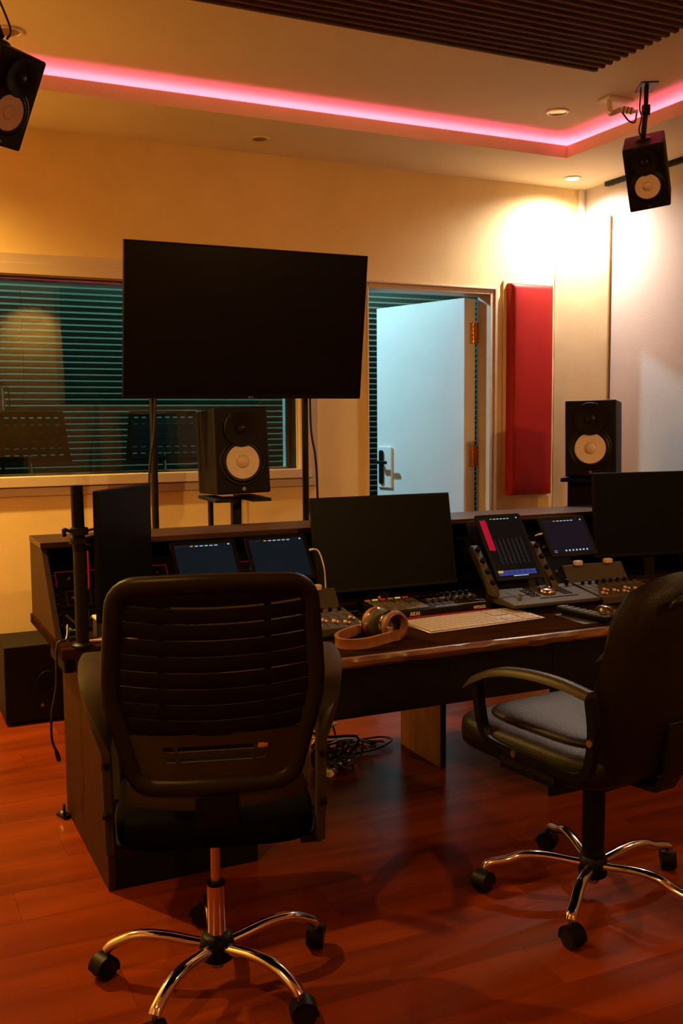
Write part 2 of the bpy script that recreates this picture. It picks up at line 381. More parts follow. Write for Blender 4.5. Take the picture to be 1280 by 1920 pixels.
# ---------------- live room beyond the glass
FY = 8.35
lf = MB().box(-1.6, 5.4, YB+.13, FY+.1, -.06, -.002).build('floor_live_room', M_SUBFLOOR, smooth=0); struct(lf)
struct(MB().box(-1.6, 5.4, YB+.13, FY+.1, 3.1, 3.16).build('ceiling_live_room', M_LIVEWALL, smooth=0))
lw = MB().box(-1.7, 5.5, FY, FY+.1, 0, 3.1).build('wall_far', M_LIVEWALL, smooth=0); struct(lw)
struct(MB().box(-1.7, -1.6, YB+.13, FY, 0, 3.1).build('wall_live_left', M_LIVEWALL, smooth=0))
struct(MB().box(5.4, 5.5, YB+.13, FY, 0, 3.1).build('wall_live_right', M_LIVEWALL, smooth=0))
struct(MB().box(XL-.4, DX0-.3, YB+.13, YB+.14, 0, WZ0-.02).box(XR+.0, 5.4, YB+.0, YB+.14, 0, 3.1).build('wall_live_front', M_LIVEWALL, smooth=0))
PITCHF = .0497; NR = 10; TWF = 1.0
def foam_blunt(mb, width, n, pitch, depth, base, M, flat=.34):
    for k in range(n):
        y0 = k*pitch; a, b = y0+pitch*(.5-flat/2), y0+pitch*(.5+flat/2)
        vs = [(0, y0, 0), (0, y0+pitch, 0), (0, y0+pitch, base), (0, b, depth), (0, a, depth), (0, y0, base)]
        vs += [(width, q[1], q[2]) for q in vs]
        mb.add(vs, [(0, 1, 2, 3, 4, 5), (11, 10, 9, 8, 7, 6), (0, 6, 7, 1), (2, 8, 9, 3), (3, 9, 10, 4), (4, 10, 11, 5)] + ([(5, 11, 6, 0)] if k == 0 else []) + ([(1, 7, 8, 2)] if k == n-1 else []), M)
def foam_profile(mb, width, n, pitch, depth, base, M, tip=.5):   # ridges along local x, stacked along local y, teeth towards +z
    for k in range(n):
        y0 = k*pitch
        vs = [(0, y0, 0), (0, y0+pitch, 0), (0, y0+pitch, base), (0, y0+pitch*tip, depth), (0, y0, base)]
        vs += [(width, b, c) for a, b, c in vs]
        mb.add(vs, [(0, 1, 2, 3, 4), (9, 8, 7, 6, 5), (0, 5, 6, 1), (2, 7, 8, 3), (3, 8, 9, 4)] + ([(4, 9, 5, 0)] if k == 0 else []) + ([(1, 6, 7, 2)] if k == n-1 else []), M)
fm = None
x = -.86
while x < 5.3:
    for r in range(6):
        if fm is None:
            q = MB(); foam_profile(q, TWF-.004, NR, PITCHF, .05, .012, Matrix(((1, 0, 0, 0), (0, 0, -1, 0), (0, 1, 0, 0), (0, 0, 0, 1))), .62)
            o = q.build('foam_tile', M_FOAML, lw, smooth=0); fm = o.data
        else:
            o = bpy.data.objects.new('foam_tile', fm); col.objects.link(o); o.parent = lw
        o.location = (x+.003*(r % 2), FY, .06+r*NR*PITCHF)
    x += TWF

# ================================================================== WALL AND CEILING THINGS
def cushion(w, h, d, rim=.034, puff=.012):
    """upholstered slab: front towards -y, width along x, height along z, back at y=0; rounded rim"""
    def axis(L, nmid):
        e = [rim*(1-math.cos(rad(90*k/5))) for k in range(6)]
        return e[:5] + [rim+(L-2*rim)*k/nmid for k in range(nmid+1)] + [L-q for q in reversed(e[:5])]
    def drop(p, L):
        t = min(p, L-p)
        return 0 if t >= rim else rim-math.sqrt(max(0, rim*rim-(rim-t)**2))
    xs, zs = axis(w, 6), axis(h, 16); vs = []; fs = []; nx = len(xs)-1; nz = len(zs)-1
    for z in zs:
        for x in xs:
            k = math.sin(math.pi*x/w)**.5*math.sin(math.pi*z/h)**.35 if 0 < x < w and 0 < z < h else 0
            vs.append((x-w/2, -d+max(drop(x, w), drop(z, h))-puff*k, z))
    n1 = nx+1
    for j in range(nz):
        for i in range(nx): fs.append((j*n1+i, j*n1+i+1, (j+1)*n1+i+1, (j+1)*n1+i))
    ring = [i for i in range(n1)] + [j*n1+nx for j in range(1, nz+1)] + [nz*n1+i for i in range(nx-1, -1, -1)] + [j*n1 for j in range(nz-1, 0, -1)]
    o = len(vs); m = len(ring)
    for q in ring: vs.append((vs[q][0], 0, vs[q][2]))
    for k in range(m): fs.append((ring[k], o+k, o+(k+1) % m, ring[(k+1) % m]))
    fs.append(tuple(o+k for k in range(m)))
    return MB().add(vs, fs)
rp = thing('acoustic_cushion', 'tall red upholstered wall panel between the door and the corner', 'acoustic panel', (3.818, YB-.002, .965))
cushion(.325, 1.33, .075).build('cushion', M_RED, rp, smooth=60)
MB().box(-.185, .185, -.012, 0, -.02, 1.35).build('backing_board', M_WALL, rp, bevel=.002)
rp2 = thing('acoustic_cushion', 'red upholstered wall panel cut by the right edge of the picture', 'acoustic panel', (XR-.002, 4.135, 1.0), -math.pi/2)
cushion(.40, 1.33, .045).build('cushion', M_RED, rp2, smooth=60)
MB().box(-.18, .18, -.012, 0, .02, 1.31).build('backing_board', M_WALLR, rp2)
# corner trap: fabric face across the corner
ct = thing('corner_trap', 'tall pale yellow fabric panel set diagonally across the room corner', 'bass trap', (4.254, 5.296, 0))
A = Vector((4.036-4.258, -.004)); B = Vector((-.004, 5.037-5.3)); dv = (B-A); Lc = dv.length; ang = math.atan2(dv.y, dv.x)
pm = MB(); nz = 30; nx = 6; vs = []; fs = []
nrm = Vector((dv.y, -dv.x)).normalized()
for j in range(nz+1):
    for i in range(nx+1):
        u = i/nx; z = .02+2.69*j/nz; p = A+dv*u
        off = .006*math.sin(math.pi*u) + (.004*math.sin(z*17)+.003*math.sin(z*41) if i in (0, nx) else 0)*(1 if i else .7)
        vs.append((p.x+nrm.x*off, p.y+nrm.y*off, z))
n1 = nx+1
for j in range(nz):
    for i in range(nx): fs.append((j*n1+i, j*n1+i+1, (j+1)*n1+i+1, (j+1)*n1+i))
o0 = len(vs); vs += [(-.003, -.003, .02), (-.003, -.003, 2.71)]
fs.append(tuple([nz*n1+i for i in range(n1)] + [o0+1])); fs.append(tuple([i for i in range(nx, -1, -1)] + [o0]))
fs.append(tuple([o0, o0+1] + [j*n1 for j in range(nz, -1, -1)])); fs.append(tuple([o0+1, o0] + [j*n1+nx for j in range(nz+1)]))
pm.add(vs, fs).build('fabric_face', M_YEL, ct, smooth=50)
MB().box(B.x-.010, B.x+.002, B.y-.016, B.y-.004, .02, 2.71).build('edge_strip', M_BROWNTRIM, ct)
for i, (x, lab) in enumerate(((4.222, 'slim white cable conduit running up the corner to the ceiling'), (4.247, 'thin white cable conduit nearest the right wall above the yellow panel'))):
    cdt = thing('cable_conduit', lab, 'conduit', (x, YB-.002, 2.71))
    MB().box(-.011+.004*i, .011-.004*i, -.020+.006*i, 0, 0, SOF-2.71).build('channel', M_WHITE, cdt, bevel=.002)
    MB().box(-.012+.004*i, .012-.004*i, -.023+.006*i, -.019+.006*i, .0, SOF-2.71).build('cover', M_WHITE, cdt, bevel=.001)
tk = thing('cable_trunking', 'black strip running under the ceiling along the right wall', 'trunking', (XR, 5.06, SOF))
MB().box(-.028, 0, -3.2, 0, -.026, 0).build('channel', M_BLACK, tk, bevel=.002)
MB().box(-.032, -.028, -3.2, 0, -.028, .0).build('cover', M_BLACK, tk, bevel=.001)

def downlight(loc, label, lit=False, r=.052):
    t = thing('downlight', label, 'downlight', loc, 0, 'recessed ceiling downlights')
    MB().lathe([(r*.72, -.002), (r*.78, -.008), (r*.95, -.007), (r, -.001), (r, 0), (r*.72, 0)], 32, caps=False).build('trim_ring', M_DLRING if not lit else M_WHITE, t)
    MB().lathe([(r*.74, -.004), (r*.55, -.0015), (.0001, -.001)], 32, caps=False).build('lens', M_LAMP if lit else M_DLIN, t)
    return t
downlight((1.917, 5.017, SOF), 'unlit downlight in the lowered ceiling edge above the television')
downlight((3.97, 5.05, SOF), 'lit white downlight glowing in the lowered ceiling near the corner', True, .055)
p = PZ(1045, 209, TRAY); downlight(p, 'unlit downlight in the raised ceiling beside the white bracket', False, .06)
p = PZ(16, 57, TRAY); downlight(p, 'unlit downlight above the upper left hanging speaker', False, .06)

# ceiling foam: wedges along x
fp = thing('acoustic_foam', 'dark brown ridged acoustic foam panel fixed under the ceiling', 'acoustic foam', (2.978, 3.655, TRAY-.001))
tm = None
for i in range(4):
    for j in range(4):
        if tm is None:
            q = MB(); foam_blunt(q, .548, 10, .0485, .055, .010, Matrix(((-1, 0, 0, 0), (0, -1, 0, 0), (0, 0, -1, 0), (0, 0, 0, 1))))
            o = q.build('foam_tile', M_FOAM, fp, smooth=0); tm = o.data
        else:
            o = bpy.data.objects.new('foam_tile', tm); col.objects.link(o); o.parent = fp
        o.location = (-i*.55, -j*.486, 0)

# ================================================================== SPEAKERS
def speaker(label, size, loc, ypr, group='studio monitor speakers', feet=False):
    w, h, d = size
    t = thing('studio_speaker', label, 'speaker', loc, 0, group); t.rotation_mode = 'YXZ'; t.rotation_euler = (rad(ypr[1]), rad(ypr[2]), rad(ypr[0]))
    MB().box(-w/2, w/2, -d/2, d/2, 0, h).build('cabinet', M_SPK, t, bevel=.008, seg=3)
    FM = lambda x, z, y=0: T(x, -d/2+y, z) @ RX(90)         # local z -> -y (outwards)
    k = w/.25
    zt = h*.755
    MB().lathe([(.082*k, -.001), (.080*k, .0025), (.070*k, .002), (.050*k, -.004), (.024*k, -.0105)], 40, FM(0, zt, -.0115), caps=False).build('waveguide', M_SPK, t, smooth=60)
    MB().lathe([(.024*k, .001), (.021*k, .003), (.012*k, .007), (.0001, .008)], 24, FM(0, zt, -.0115), caps=False).build('tweeter', M_RUB, t, smooth=60)
    zc = h*.37
    sr = MB().lathe([(.108*k, -.001), (.105*k, .005), (.098*k, .006), (.094*k, .002), (.088*k, .006), (.080*k, .006), (.0755*k, .0015)], 48, FM(0, zc), caps=False).build('surround', M_RUB, t, smooth=60)
    MB().lathe([(.0765*k, .003), (.030*k, .001-.0)], 48, FM(0, zc, -.0), caps=False).build('cone', M_CONE, t, smooth=60)
    MB().lathe([(.030*k, .0012), (.028*k, .0022), (.027*k, .0030)], 32, FM(0, zc), caps=False).build('cap_ring', M_FADER, t)
    MB().lathe([(.0275*k, .0025), (.022*k, .008), (.012*k, .0125), (.0001, .014)], 32, FM(0, zc), caps=False).build('dust_cap', M_CONE2, t, smooth=60)
    e = MB().lathe([(.0075*k, 0), (.0075*k, .0012), (.0055*k, .0012), (.0055*k, 0)], 20, FM(0, h*.055), caps=False)
    for a in (90, 210, 330): e.box(-.0008*k, .0008*k, 0, .0055*k, 0, .0012, FM(0, h*.055) @ RZ(a-90))
    e.build('emblem', M_STEEL, t)
    return t
SPC = (.26, .40, .34)
speaker('black speaker with white cone on a slim stand below the television', SPC, (1.577, 4.543, 1.107), (-2.9, -2.56, -1.3))
SPR = (.268, .41, .33)
speaker('black speaker with white cone standing before the yellow corner panel', SPR, (3.625, 4.39, 1.134), (-46, -1.5, -1.0))
hang = (.19, .30, .257)
sR = speaker('small black speaker hanging tilted from the ceiling at upper right', hang, (3.55, 3.90, 2.515), (-43.4, 27, -7.4))
sL = speaker('black speaker hanging tilted from the ceiling at upper left', hang, (.361, 3.62, 2.418), (38, 27.5, -.75))
def top_of(o, h, y=0):
    return Vector(o.location) + o.rotation_euler.to_matrix() @ Vector((0, y, h))
def hanger(label, base, top, spk, plate=(.16, .09), rz=0):
    t = thing('speaker_mount', label, 'speaker mount', base, rz); v = Vector(top)-Vector(base); v.rotate(Euler((0, 0, -rz)))
    MB().box(-plate[0]/2, plate[0]/2, -plate[1]/2, plate[1]/2, -.006, 0).build('ceiling_plate', M_BLACKMETAL, t, bevel=.001)
    mid = Vector((v.x*.15, v.y*.15, v.z*.45))
    MB().cyl((0, 0, -.005), mid, .011, .011, 14).build('drop_tube', M_BLACKMETAL, t)
    j = MB().cyl(mid+Vector((-.026, 0, 0)), mid+Vector((.026, 0, 0)), .017, n=16).cbox(mid, (.030, .036, .05)).build('swivel_joint', M_BLACKMETAL, t, bevel=.002)
    MB().cyl(mid+Vector((.026, 0, 0)), mid+Vector((.042, 0, 0)), .012, n=10).build('knob', M_BLACK, j)
    RS = Matrix.Rotation(-rz, 4, 'Z') @ spk.rotation_euler.to_matrix().to_4x4(); up = RS.to_3x3() @ Vector((0, 0, 1))
    MB().cyl(mid, v+up*.012, .012, .013, 14).build('arm', M_BLACKMETAL, t)
    MB().lathe([(.035, 0), (.035, .006), (.02, .010)], 20, T(*v) @ RS).build('flange', M_BLACKMETAL, t)
    MB().tube([(.03, .02, -.006), (.05, .02, v.z*.35), mid*.9+Vector((.045, .01, -.03)), v+up*.05+Vector((.02, .01, 0)), v+up*.008+Vector((.02, .0, 0))], .004, 6, smooth=6).build('cable', M_CABLE, t)
    return t
bR = PZ(1212, 162, TRAY); hanger('black swivel mount holding the upper right hanging speaker', bR, top_of(sR, .301), sR, (.15, .08), rad(60))
tl = top_of(sL, .301); hanger('black swivel mount holding the upper left hanging speaker', (tl.x-.06, tl.y+.02, TRAY), tl, sL, (.16, .09))
# white unused bracket arm beside it
wb = PZ(1140, 184, TRAY); br = thing('ceiling_bracket', 'white jointed bracket arm on the ceiling beside the hanging speaker', 'bracket', wb)
MB().box(-.03, .13, -.045, .045, -.012, 0).build('base_plate', M_WHITE, br, bevel=.003)
e1 = (PZ(1145, 213, 2.975)-wb); e2 = (PZ(1165, 205, 2.99)-wb); e3 = (PZ(1196, 210, 2.97)-wb)
MB().tube([(.005, 0, -.01), (.005, -.005, -.05), Vector(e1)*.85, e1, e2], .013, 12, smooth=5).build('arm_tube', M_WHITE, br)
rb = MB().tube([e2, e2.lerp(e3, .35), e2.lerp(e3, .7)], .016, 14).build('ribbed_sleeve', M_WHITE, br)
for k in range(3):
    p = e2.lerp(e3, .12+.22*k); q = e2.lerp(e3, .17+.22*k); MB().cyl(p, q, .0172, n=14).build('black_band', M_BLACK, rb)
MB().cyl(e2.lerp(e3, .7), e3, .010, .008, 12).build('end_rod', M_WHITE, br)
MB().tube([e2+Vector((0, 0, -.01)), e2+Vector((.02, -.03, -.06)), e3+Vector((-.02, 0, -.05)), e3+Vector((.02, .03, .02))], .005, 6, smooth=6).build('cable', M_CABLE, br)

# ---------------- stands
st = thing('speaker_stand', 'slim black stand under the speaker below the television', 'speaker stand', (1.577, 4.52, 0), rad(-3))
MB().box(-.145, -.06, -.165, .15, 1.076, 1.091).box(.03, .125, -.165, .15, 1.076, 1.091).box(-.06, .03, -.03, .05, 1.076, 1.089).build('top_plate', M_BLACKMETAL, st, bevel=.002)
MB().box(-.022, .022, -.02, .02, .02, 1.078).build('column', M_BLACKMETAL, st, bevel=.002)
MB().cyl((-.12, .0, .02), (-.125, .0, 1.078), .013).build('side_column', M_BLACKMETAL, st)
MB().box(-.17, .17, -.17, .17, 0, .02).build('base', M_BLACKMETAL, st, bevel=.004)
st2 = thing('speaker_stand', 'black box stand under the speaker near the yellow corner panel', 'speaker stand', (3.625, 4.39, 0), rad(-46))
MB().box(-.155, .155, -.19, .18, 1.108, 1.128).build('top_plate', M_BLACKWOOD, st2, bevel=.002)
MB().box(-.125, .125, -.13, .13, .025, 1.108).build('column', M_BLACKWOOD, st2, bevel=.003)
MB().box(-.17, .17, -.19, .19, 0, .025).build('base', M_BLACKWOOD, st2, bevel=.003)

# ---------------- television on a stand
ty = math.atan2(.1, .70)
tv = thing('television', 'large black flat television on a two post stand before the window', 'television', (1.674, 4.60, 1.561)); tv.rotation_euler = (ty, 0, 0)
TW, TVH = 1.213, .707
MB().box(-TW/2, TW/2, .0, .028, 0, TVH).build('housing', M_MONBACK, tv, bevel=.004)
MB().box(-TW/2+.006, TW/2-.006, -.0015, .002, .018, TVH-.007).build('screen', M_SCREENOFF, tv)
fr = MB(); fr.box(-TW/2-.001, -TW/2+.005, -.005, .02, 0, TVH).box(TW/2-.005, TW/2+.001, -.005, .02, 0, TVH).box(-TW/2, TW/2, -.005, .02, TVH-.006, TVH+.001).box(-TW/2, TW/2, -.005, .02, -.001, .012)
fr.build('bezel', M_BLACK, tv, bevel=.001)
MB().box(-.40, .40, .028, .06, .05, .40).build('rear_housing', M_MONBACK, tv, bevel=.01)
text('LG', .011, M_PRINT, tv, T(.014, -.0052, .0015) @ RX(90), .0003, 'logo_lettering')
MB().lathe([(.0045, 0), (.0045, .0008), (.003, .0008), (.003, 0)], 20, T(.007, -.005, .0055) @ RX(90), caps=False).build('logo_emblem', M_PRINT, tv)
ts = thing('television_stand', 'black floor stand with two upright posts carrying the television', 'tv stand', (1.62, 4.685, 0))
for x, px in ((-.393, 291), (.393, 574)):
    MB().cyl((x, 0, .03), (x, 0, 1.95), .0165).build('post', M_BLACKMETAL, ts)
    MB().box(x-.03, x+.03, -.28, .28, 0, .03).build('foot', M_BLACKMETAL, ts, bevel=.004)
MB().box(-.40, .40, -.012, .012, .25, .29).build('cross_bar', M_BLACKMETAL, ts, bevel=.002)
MB().box(-.42, .42, -.040, -.016, 1.80, 1.86).build('mount_bar', M_BLACKMETAL, ts, bevel=.002)
for lab, x, y0 in (('thin black cable hanging beside the left television post', 1.20, 4.645), ('thin black cable hanging beside the right television post', 2.052, 4.652)):
    cb = thing('television_cable', lab, 'cable', (x, y0, .0)); sgn = 1 if x > 1.6 else -1
    MB().tube([(-.03*sgn, -.01, 1.62), (-.02*sgn, 0, 1.40), (.004*sgn, 0, 1.25), (.012*sgn, 0, 1.0), (0, 0, .6), (.02*sgn, .01, .004)], .006, 8, smooth=8).build('cord', M_CABLE, cb)
    MB().cyl((-.03*sgn, -.01, 1.60), (-.03*sgn, -.01, 1.65), .008, n=10).build('plug', M_RUB, cb)

# ================================================================== DESK
DXL, DXR = .60, 3.63
DTZ, SLZ, HZ = .645, .683, 1.0
dk = thing('studio_desk', 'long dark wooden studio desk with thick rough front edge', 'desk', (DXL, 3.0, 0))
def kbox(name, x0, x1, y0, y1, z0, z1, mt, bev=.003, par=dk): return MB().box(x0-DXL, x1-DXL, y0-3.0, y1-3.0, z0, z1).build(name, mt, par, bevel=bev)
# top slab with a rough-hewn front edge
q = MB(); n = 90; vs = []; fs = []
rnd = random.Random(3)
W1 = [rnd.uniform(-1, 1) for _ in range(400)]
def wob(i, k): return W1[(i*7+k*31) % 400]
prof = lambda i: [(3.735, DTZ-.04), (3.006+.004*wob(i//2, 1), DTZ-.041+.002*wob(i, 2)), (2.995+.003*wob(i, 3), DTZ-.030), (2.992+.005*wob(i//2, 4), DTZ-.016), (3.0+.003*wob(i, 5), DTZ-.003), (3.008, DTZ), (3.735, DTZ)]
for i in range(n+1):
    x = (DXR-DXL)*i/n
    if i == 0: x += .0
    for y, z in prof(i): vs.append((x, y-3.0, z))
mN = 7
for i in range(n):
    for j in range(mN): fs.append((i*mN+j, i*mN+(j+1) % mN, (i+1)*mN+(j+1) % mN, (i+1)*mN+j))
fs += [tuple(range(mN)), tuple(n*mN+j for j in range(mN))]
q.add(vs, fs); tp = q.build('desk_top', [M_DESK, M_DESKEDGE], dk, smooth=25)
for pz in tp.data.polygons:
    c = pz.center
    if c.y < .0075: pz.material_index = 1
kbox('rear_deck', .558, DXR+.03, 3.736, 4.135, SLZ-.038, SLZ, M_DESK); kbox('deck_wing', .558, .98, 3.402, 3.736, SLZ-.038, SLZ, M_DESK); kbox('deck_wing', .98, 1.64, 3.562, 3.736, SLZ-.038, SLZ, M_DESK); kbox('deck_wing', 2.42, DXR+.03, 3.575, 3.736, SLZ-.038, SLZ, M_DESK)
kbox('apron', 1.08, 2.31, 3.02, 3.042, .425, DTZ-.04, M_BLACKWOOD)
kbox('side_panel', .608, .632, 2.99, 3.71, 0, DTZ-.04, M_PANEL); kbox('side_panel', 3.60, 3.624, 2.99, 3.71, 0, DTZ-.04, M_PANEL)
kbox('pedestal_front', .632, 1.10, 2.992, 3.012, .0, DTZ-.04, M_BLACKWOOD); kbox('pedestal_front', 2.312, 3.60, 3.02, 3.042, 0, DTZ-.04, M_BLACKWOOD)
kbox('pedestal_side', 1.078, 1.10, 3.012, 3.71, 0, DTZ-.04, M_BLACKWOOD); kbox('pedestal_side', 2.98, 3.002, 3.012, 3.71, 0, DTZ-.04, M_BLACKWOOD)
kbox('rear_apron', .566, .60, 3.41, 3.70, SLZ-.085, SLZ-.038, M_BLACKWOOD); kbox('rear_post', .80, .84, 4.06, 4.10, 0, SLZ-.038, M_BLACKWOOD); kbox('rear_post', 3.50, 3.54, 4.06, 4.10, 0, SLZ-.038, M_BLACKWOOD)
kbox('support_panel', 2.092, 2.116, 3.478, 3.825, 0, DTZ-.04, M_LIGHTPANEL)
MB().box(2.0915-DXL, 2.1165-DXL, .476, .4785, 0, DTZ-.04).build('panel_edge', M_BLACKWOOD, dk)
# hutch on the rear deck
hu = thing('desk_hutch', 'long dark rack hutch with sloped side panel along the desk back', 'hutch', (.565, 4.125, SLZ))
def hx_(x): return x-.565
def hbox(name, x0, x1, y0, y1, z0, z1, mt, bev=.002): return MB().box(x0-.565, x1-.565, y0-4.125, y1-4.125, z0-SLZ, z1-SLZ).build(name, mt, hu, bevel=bev)
hbox('top_board', .563, DXR, 3.840, 4.127, HZ-.022, HZ, M_HUTCH)
for x, mt in ((.565, M_PANEL), (1.57, M_BLACKWOOD), (2.345, M_BLACKWOOD), (3.605, M_BLACKWOOD)):
    MB().prism([(4.125-4.125, 0), (4.125-4.125, HZ-.022-SLZ), (3.845-4.125, HZ-.022-SLZ), ((3.74 if x == 2.345 else 3.580 if x > 2 else 3.565)-4.125, 0)], .022, T(x-.565, 0, 0) @ Matrix(((0, 0, 1, 0), (1, 0, 0, 0), (0, 1, 0, 0), (0, 0, 0, 1)))).build('side_panel' if mt is M_PANEL else 'divider', mt, hu, bevel=.0015)
hbox('back_board', .587, DXR-.025, 4.10, 4.124, SLZ, HZ-.022, M_BLACKWOOD)
# rack units leaning with the slope
slope = math.degrees(math.atan2(.28, HZ-.022-SLZ))
def rack_unit(label, x0, wd, k, hgt, style):
    t = thing('rack_unit', label, 'rack unit', (x0, 3.668 if x0 < 1 else 3.605, SLZ+.012), 0, 'rack units in the desk hutch')
    M = RX(-slope) @ T(0, 0, k)
    sa = math.sin(rad(slope)); MB().box(0, wd, .012, min(.10, (k*math.cos(rad(slope))+.0115)/sa+.0005), 0, hgt, M).build('chassis', M_BLACK, t)
    fpn = MB().box(-.0, wd, 0, .012, .001, hgt-.001, M).build('faceplate', M_BLACK, t, bevel=.0008)
    if style == 'red':
        o = MB(); o.box(.012, wd-.012, -.002, 0, hgt-.008, hgt-.005, M).box(.012, .015, -.002, 0, .006, hgt-.005, M).box(wd-.015, wd-.012, -.002, 0, .006, hgt-.005, M); o.build('red_outline', M_REDDIM, fpn)
    if style == 'slots':
        for i in range(4):
            x = .04+i*wd/4.2
            o = MB(); o.box(x, x+.09, -.002, 0, hgt-.014, hgt-.0125, M).box(x, x+.09, -.002, 0, .012, .0135, M).box(x, x+.0015, -.002, 0, .012, hgt-.0125, M).box(x+.0885, x+.09, -.002, 0, .012, hgt-.0125, M)
            o.build('slot_frame', M_STEEL, fpn)
            MB().box(x+.018, x+.055, -.006, 0, hgt/2-.004, hgt/2+.005, M).build('latch', M_BRASS, fpn, bevel=.001)
    for i in range(2):
        for xx in (.006, wd-.006): MB().cyl(M @ Vector((xx, .001, hgt*(.25+.5*i))), M @ Vector((xx, -.003, hgt*(.25+.5*i))), .003, n=8).build('screw', M_BRASS, fpn)
    if style != 'slots':
        for i in range(7): MB().cyl(M @ Vector((.06+i*wd/8, .001, hgt*.45)), M @ Vector((.06+i*wd/8, -.012, hgt*.45)), .007, .006, n=12).build('knob', M_CHARC, fpn)
    return t
for bi, (bx, nm) in enumerate(((.60, 'left bay of the hutch'), (1.085, 'bay behind the left tablets'))):
    rack_unit('black rack unit in the lowest slot, '+nm, bx, .455, .0, .088, 'plain')
    rack_unit('black rack unit with framed slots, middle of the '+nm, bx, .455, .092, .088, 'slots')
    rack_unit('topmost rack unit with a red outline, '+nm, bx, .455, .184, .082, 'red')
rack_unit('tall black rack unit beside the right dock tablet', 2.45, .48, .0, .17, 'plain'); rack_unit('upper black rack unit beside the right dock tablet', 2.45, .48, .175, .09, 'plain')

# clutter inside left bay
t = thing('small_box', 'small pale box on the desk between the pole and left monitor', 'box', (.70, 3.52, SLZ))
MB().box(0, .10, 0, .07, 0, .065).build('body', M_GREY, t, bevel=.003); MB().box(-.002, .102, -.002, .072, .065, .075).build('lid', M_WHITE, t, bevel=.002); MB().cyl((.03, .0, .012), (.03, -.003, .012), .004, n=10).build('red_lamp', M_REDLED, t)
for i, (pts, mt, lab) in enumerate((
        ([(.66, 3.47, SLZ+.006), (.72, 3.45, SLZ+.010), (.78, 3.44, SLZ+.006), (.86, 3.46, SLZ+.006)], M_FADER, 'short orange cable lying at the foot of the black pole'),
        ([(.60, 3.55, SLZ+.09), (.64, 3.52, SLZ+.05), (.665, 3.48, SLZ+.02), (.68, 3.47, SLZ+.006), (.70, 3.49, SLZ+.006)], M_CABLE, 'black cable drooping behind the monitor pole'),
        ([(.602, 3.56, SLZ+.045), (.62, 3.53, SLZ+.035), (.64, 3.55, SLZ+.03), (.615, 3.57, SLZ+.025), (.60, 3.53, SLZ+.012), (.65, 3.55, SLZ+.01)], mat('cable_teal', (.02, .06, .055), .35), 'coil of dark teal cable in the left end of the hutch'))):
    cb = thing('loose_cable', lab, 'cable', pts[0]); MB().tube([Vector(p)-Vector(pts[0]) for p in pts], .005, 8, smooth=8).build('cord', mt, cb)
    e = Vector(pts[-1])-Vector(pts[0]); MB().cyl(e-Vector((.0, .0, 0)), e+Vector((.02, .004, 0)), .0065, n=10).build('plug', M_STEEL, cb)

# ---------------- monitor pole and monitors
po = thing('monitor_pole', 'thick black pole standing on the left end of the desk', 'monitor pole', (.632, 3.425, SLZ))
MB().cyl((0, 0, 0), (0, 0, .33), .0225, n=24).build('lower_tube', M_BLACKMETAL, po); MB().cyl((-.002, 0, .33), (-.004, 0, .555), .0212, n=24).build('upper_tube', M_BLACK, po)
MB().lathe([(.036, 0), (.036, .008), (.0235, .016)], 28).build('foot_flange', M_BLACKMETAL, po)
cl = MB().lathe([(.0225, .355), (.034, .357), (.034, .375), (.0225, .377)], 28, caps=False).lathe([(.0225, .385), (.030, .387), (.030, .41), (.0225, .412)], 28, caps=False).build('clamp_collar', M_BLACKMETAL, po)
MB().cyl((-.03, -.01, .40), (-.055, -.02, .41), .006, n=10).cyl((-.055, -.02, .41), (-.052, -.018, .385), .007, n=10).build('clamp_lever', M_BLACKMETAL, cl)
MB().tube([(.02, .0, .366), (.08, .06, .372), (.125, .13, .35)], .011, 12).build('arm', M_BLACKMETAL, po); MB().tube([(.02, -.0, .398), (.06, .0, .405), (.10, .05, .395)], .005, 8).build('cable', M_CABLE, po)
rl = MB().box(.024, .027, -.008, -.002, .20, .33).build('red_strip', M_REDLED, po)
def monitor(label, w, h, loc, rz, tilt, neck=None):
    t = thing('computer_monitor', label, 'monitor', loc, rz)
    M = RX(tilt)
    MB().box(-w/2, w/2, 0, .018, 0, h, M).build('housing', M_MONBACK, t, bevel=.003)
    MB().box(-w/2+.008, w/2-.008, -.001, .002, .014, h-.008, M).build('screen', M_SCREENMAT, t)
    MB().box(-w*.28, w*.28, .018, .045, h*.15, h*.6, M).build('rear_housing', M_MONBACK, t, bevel=.01)
    MB().box(-w/2, w/2, -.003, .0, 0, .013, M).build('chin', M_BLACK, t, bevel=.001)
    if neck:
        p = M @ Vector((0, .045, h*.3))
        MB().box(-.03, .03, p.y-.01, p.y+.012, neck, p.z+.04).build('neck', M_BLACKMETAL, t, bevel=.003)
        MB().prism(rrect(.20, .13, .03), .008, T(0, p.y+.035, neck)).build('foot', M_BLACKMETAL, t, bevel=.001)
    return t
cm = monitor('large black monitor at the centre of the desk', .672, .40, (1.975, 3.70, .737), 0, -11, -.053)
a = PY(1122, 883, 3.62); monitor('large black monitor at the right end of the desk', .66, .40, (a.x+.372, 3.645, .795), rad(-8), -4, -.111)
lm = monitor('dark monitor turned sideways beside the black pole', .43, .455, (.825, 3.565, .763), math.atan2(.325, .262), 0)
MB().cyl((-.02, .04, .20), (-.075, .115, .27), .011).build('arm_joint', M_BLACKMETAL, lm)

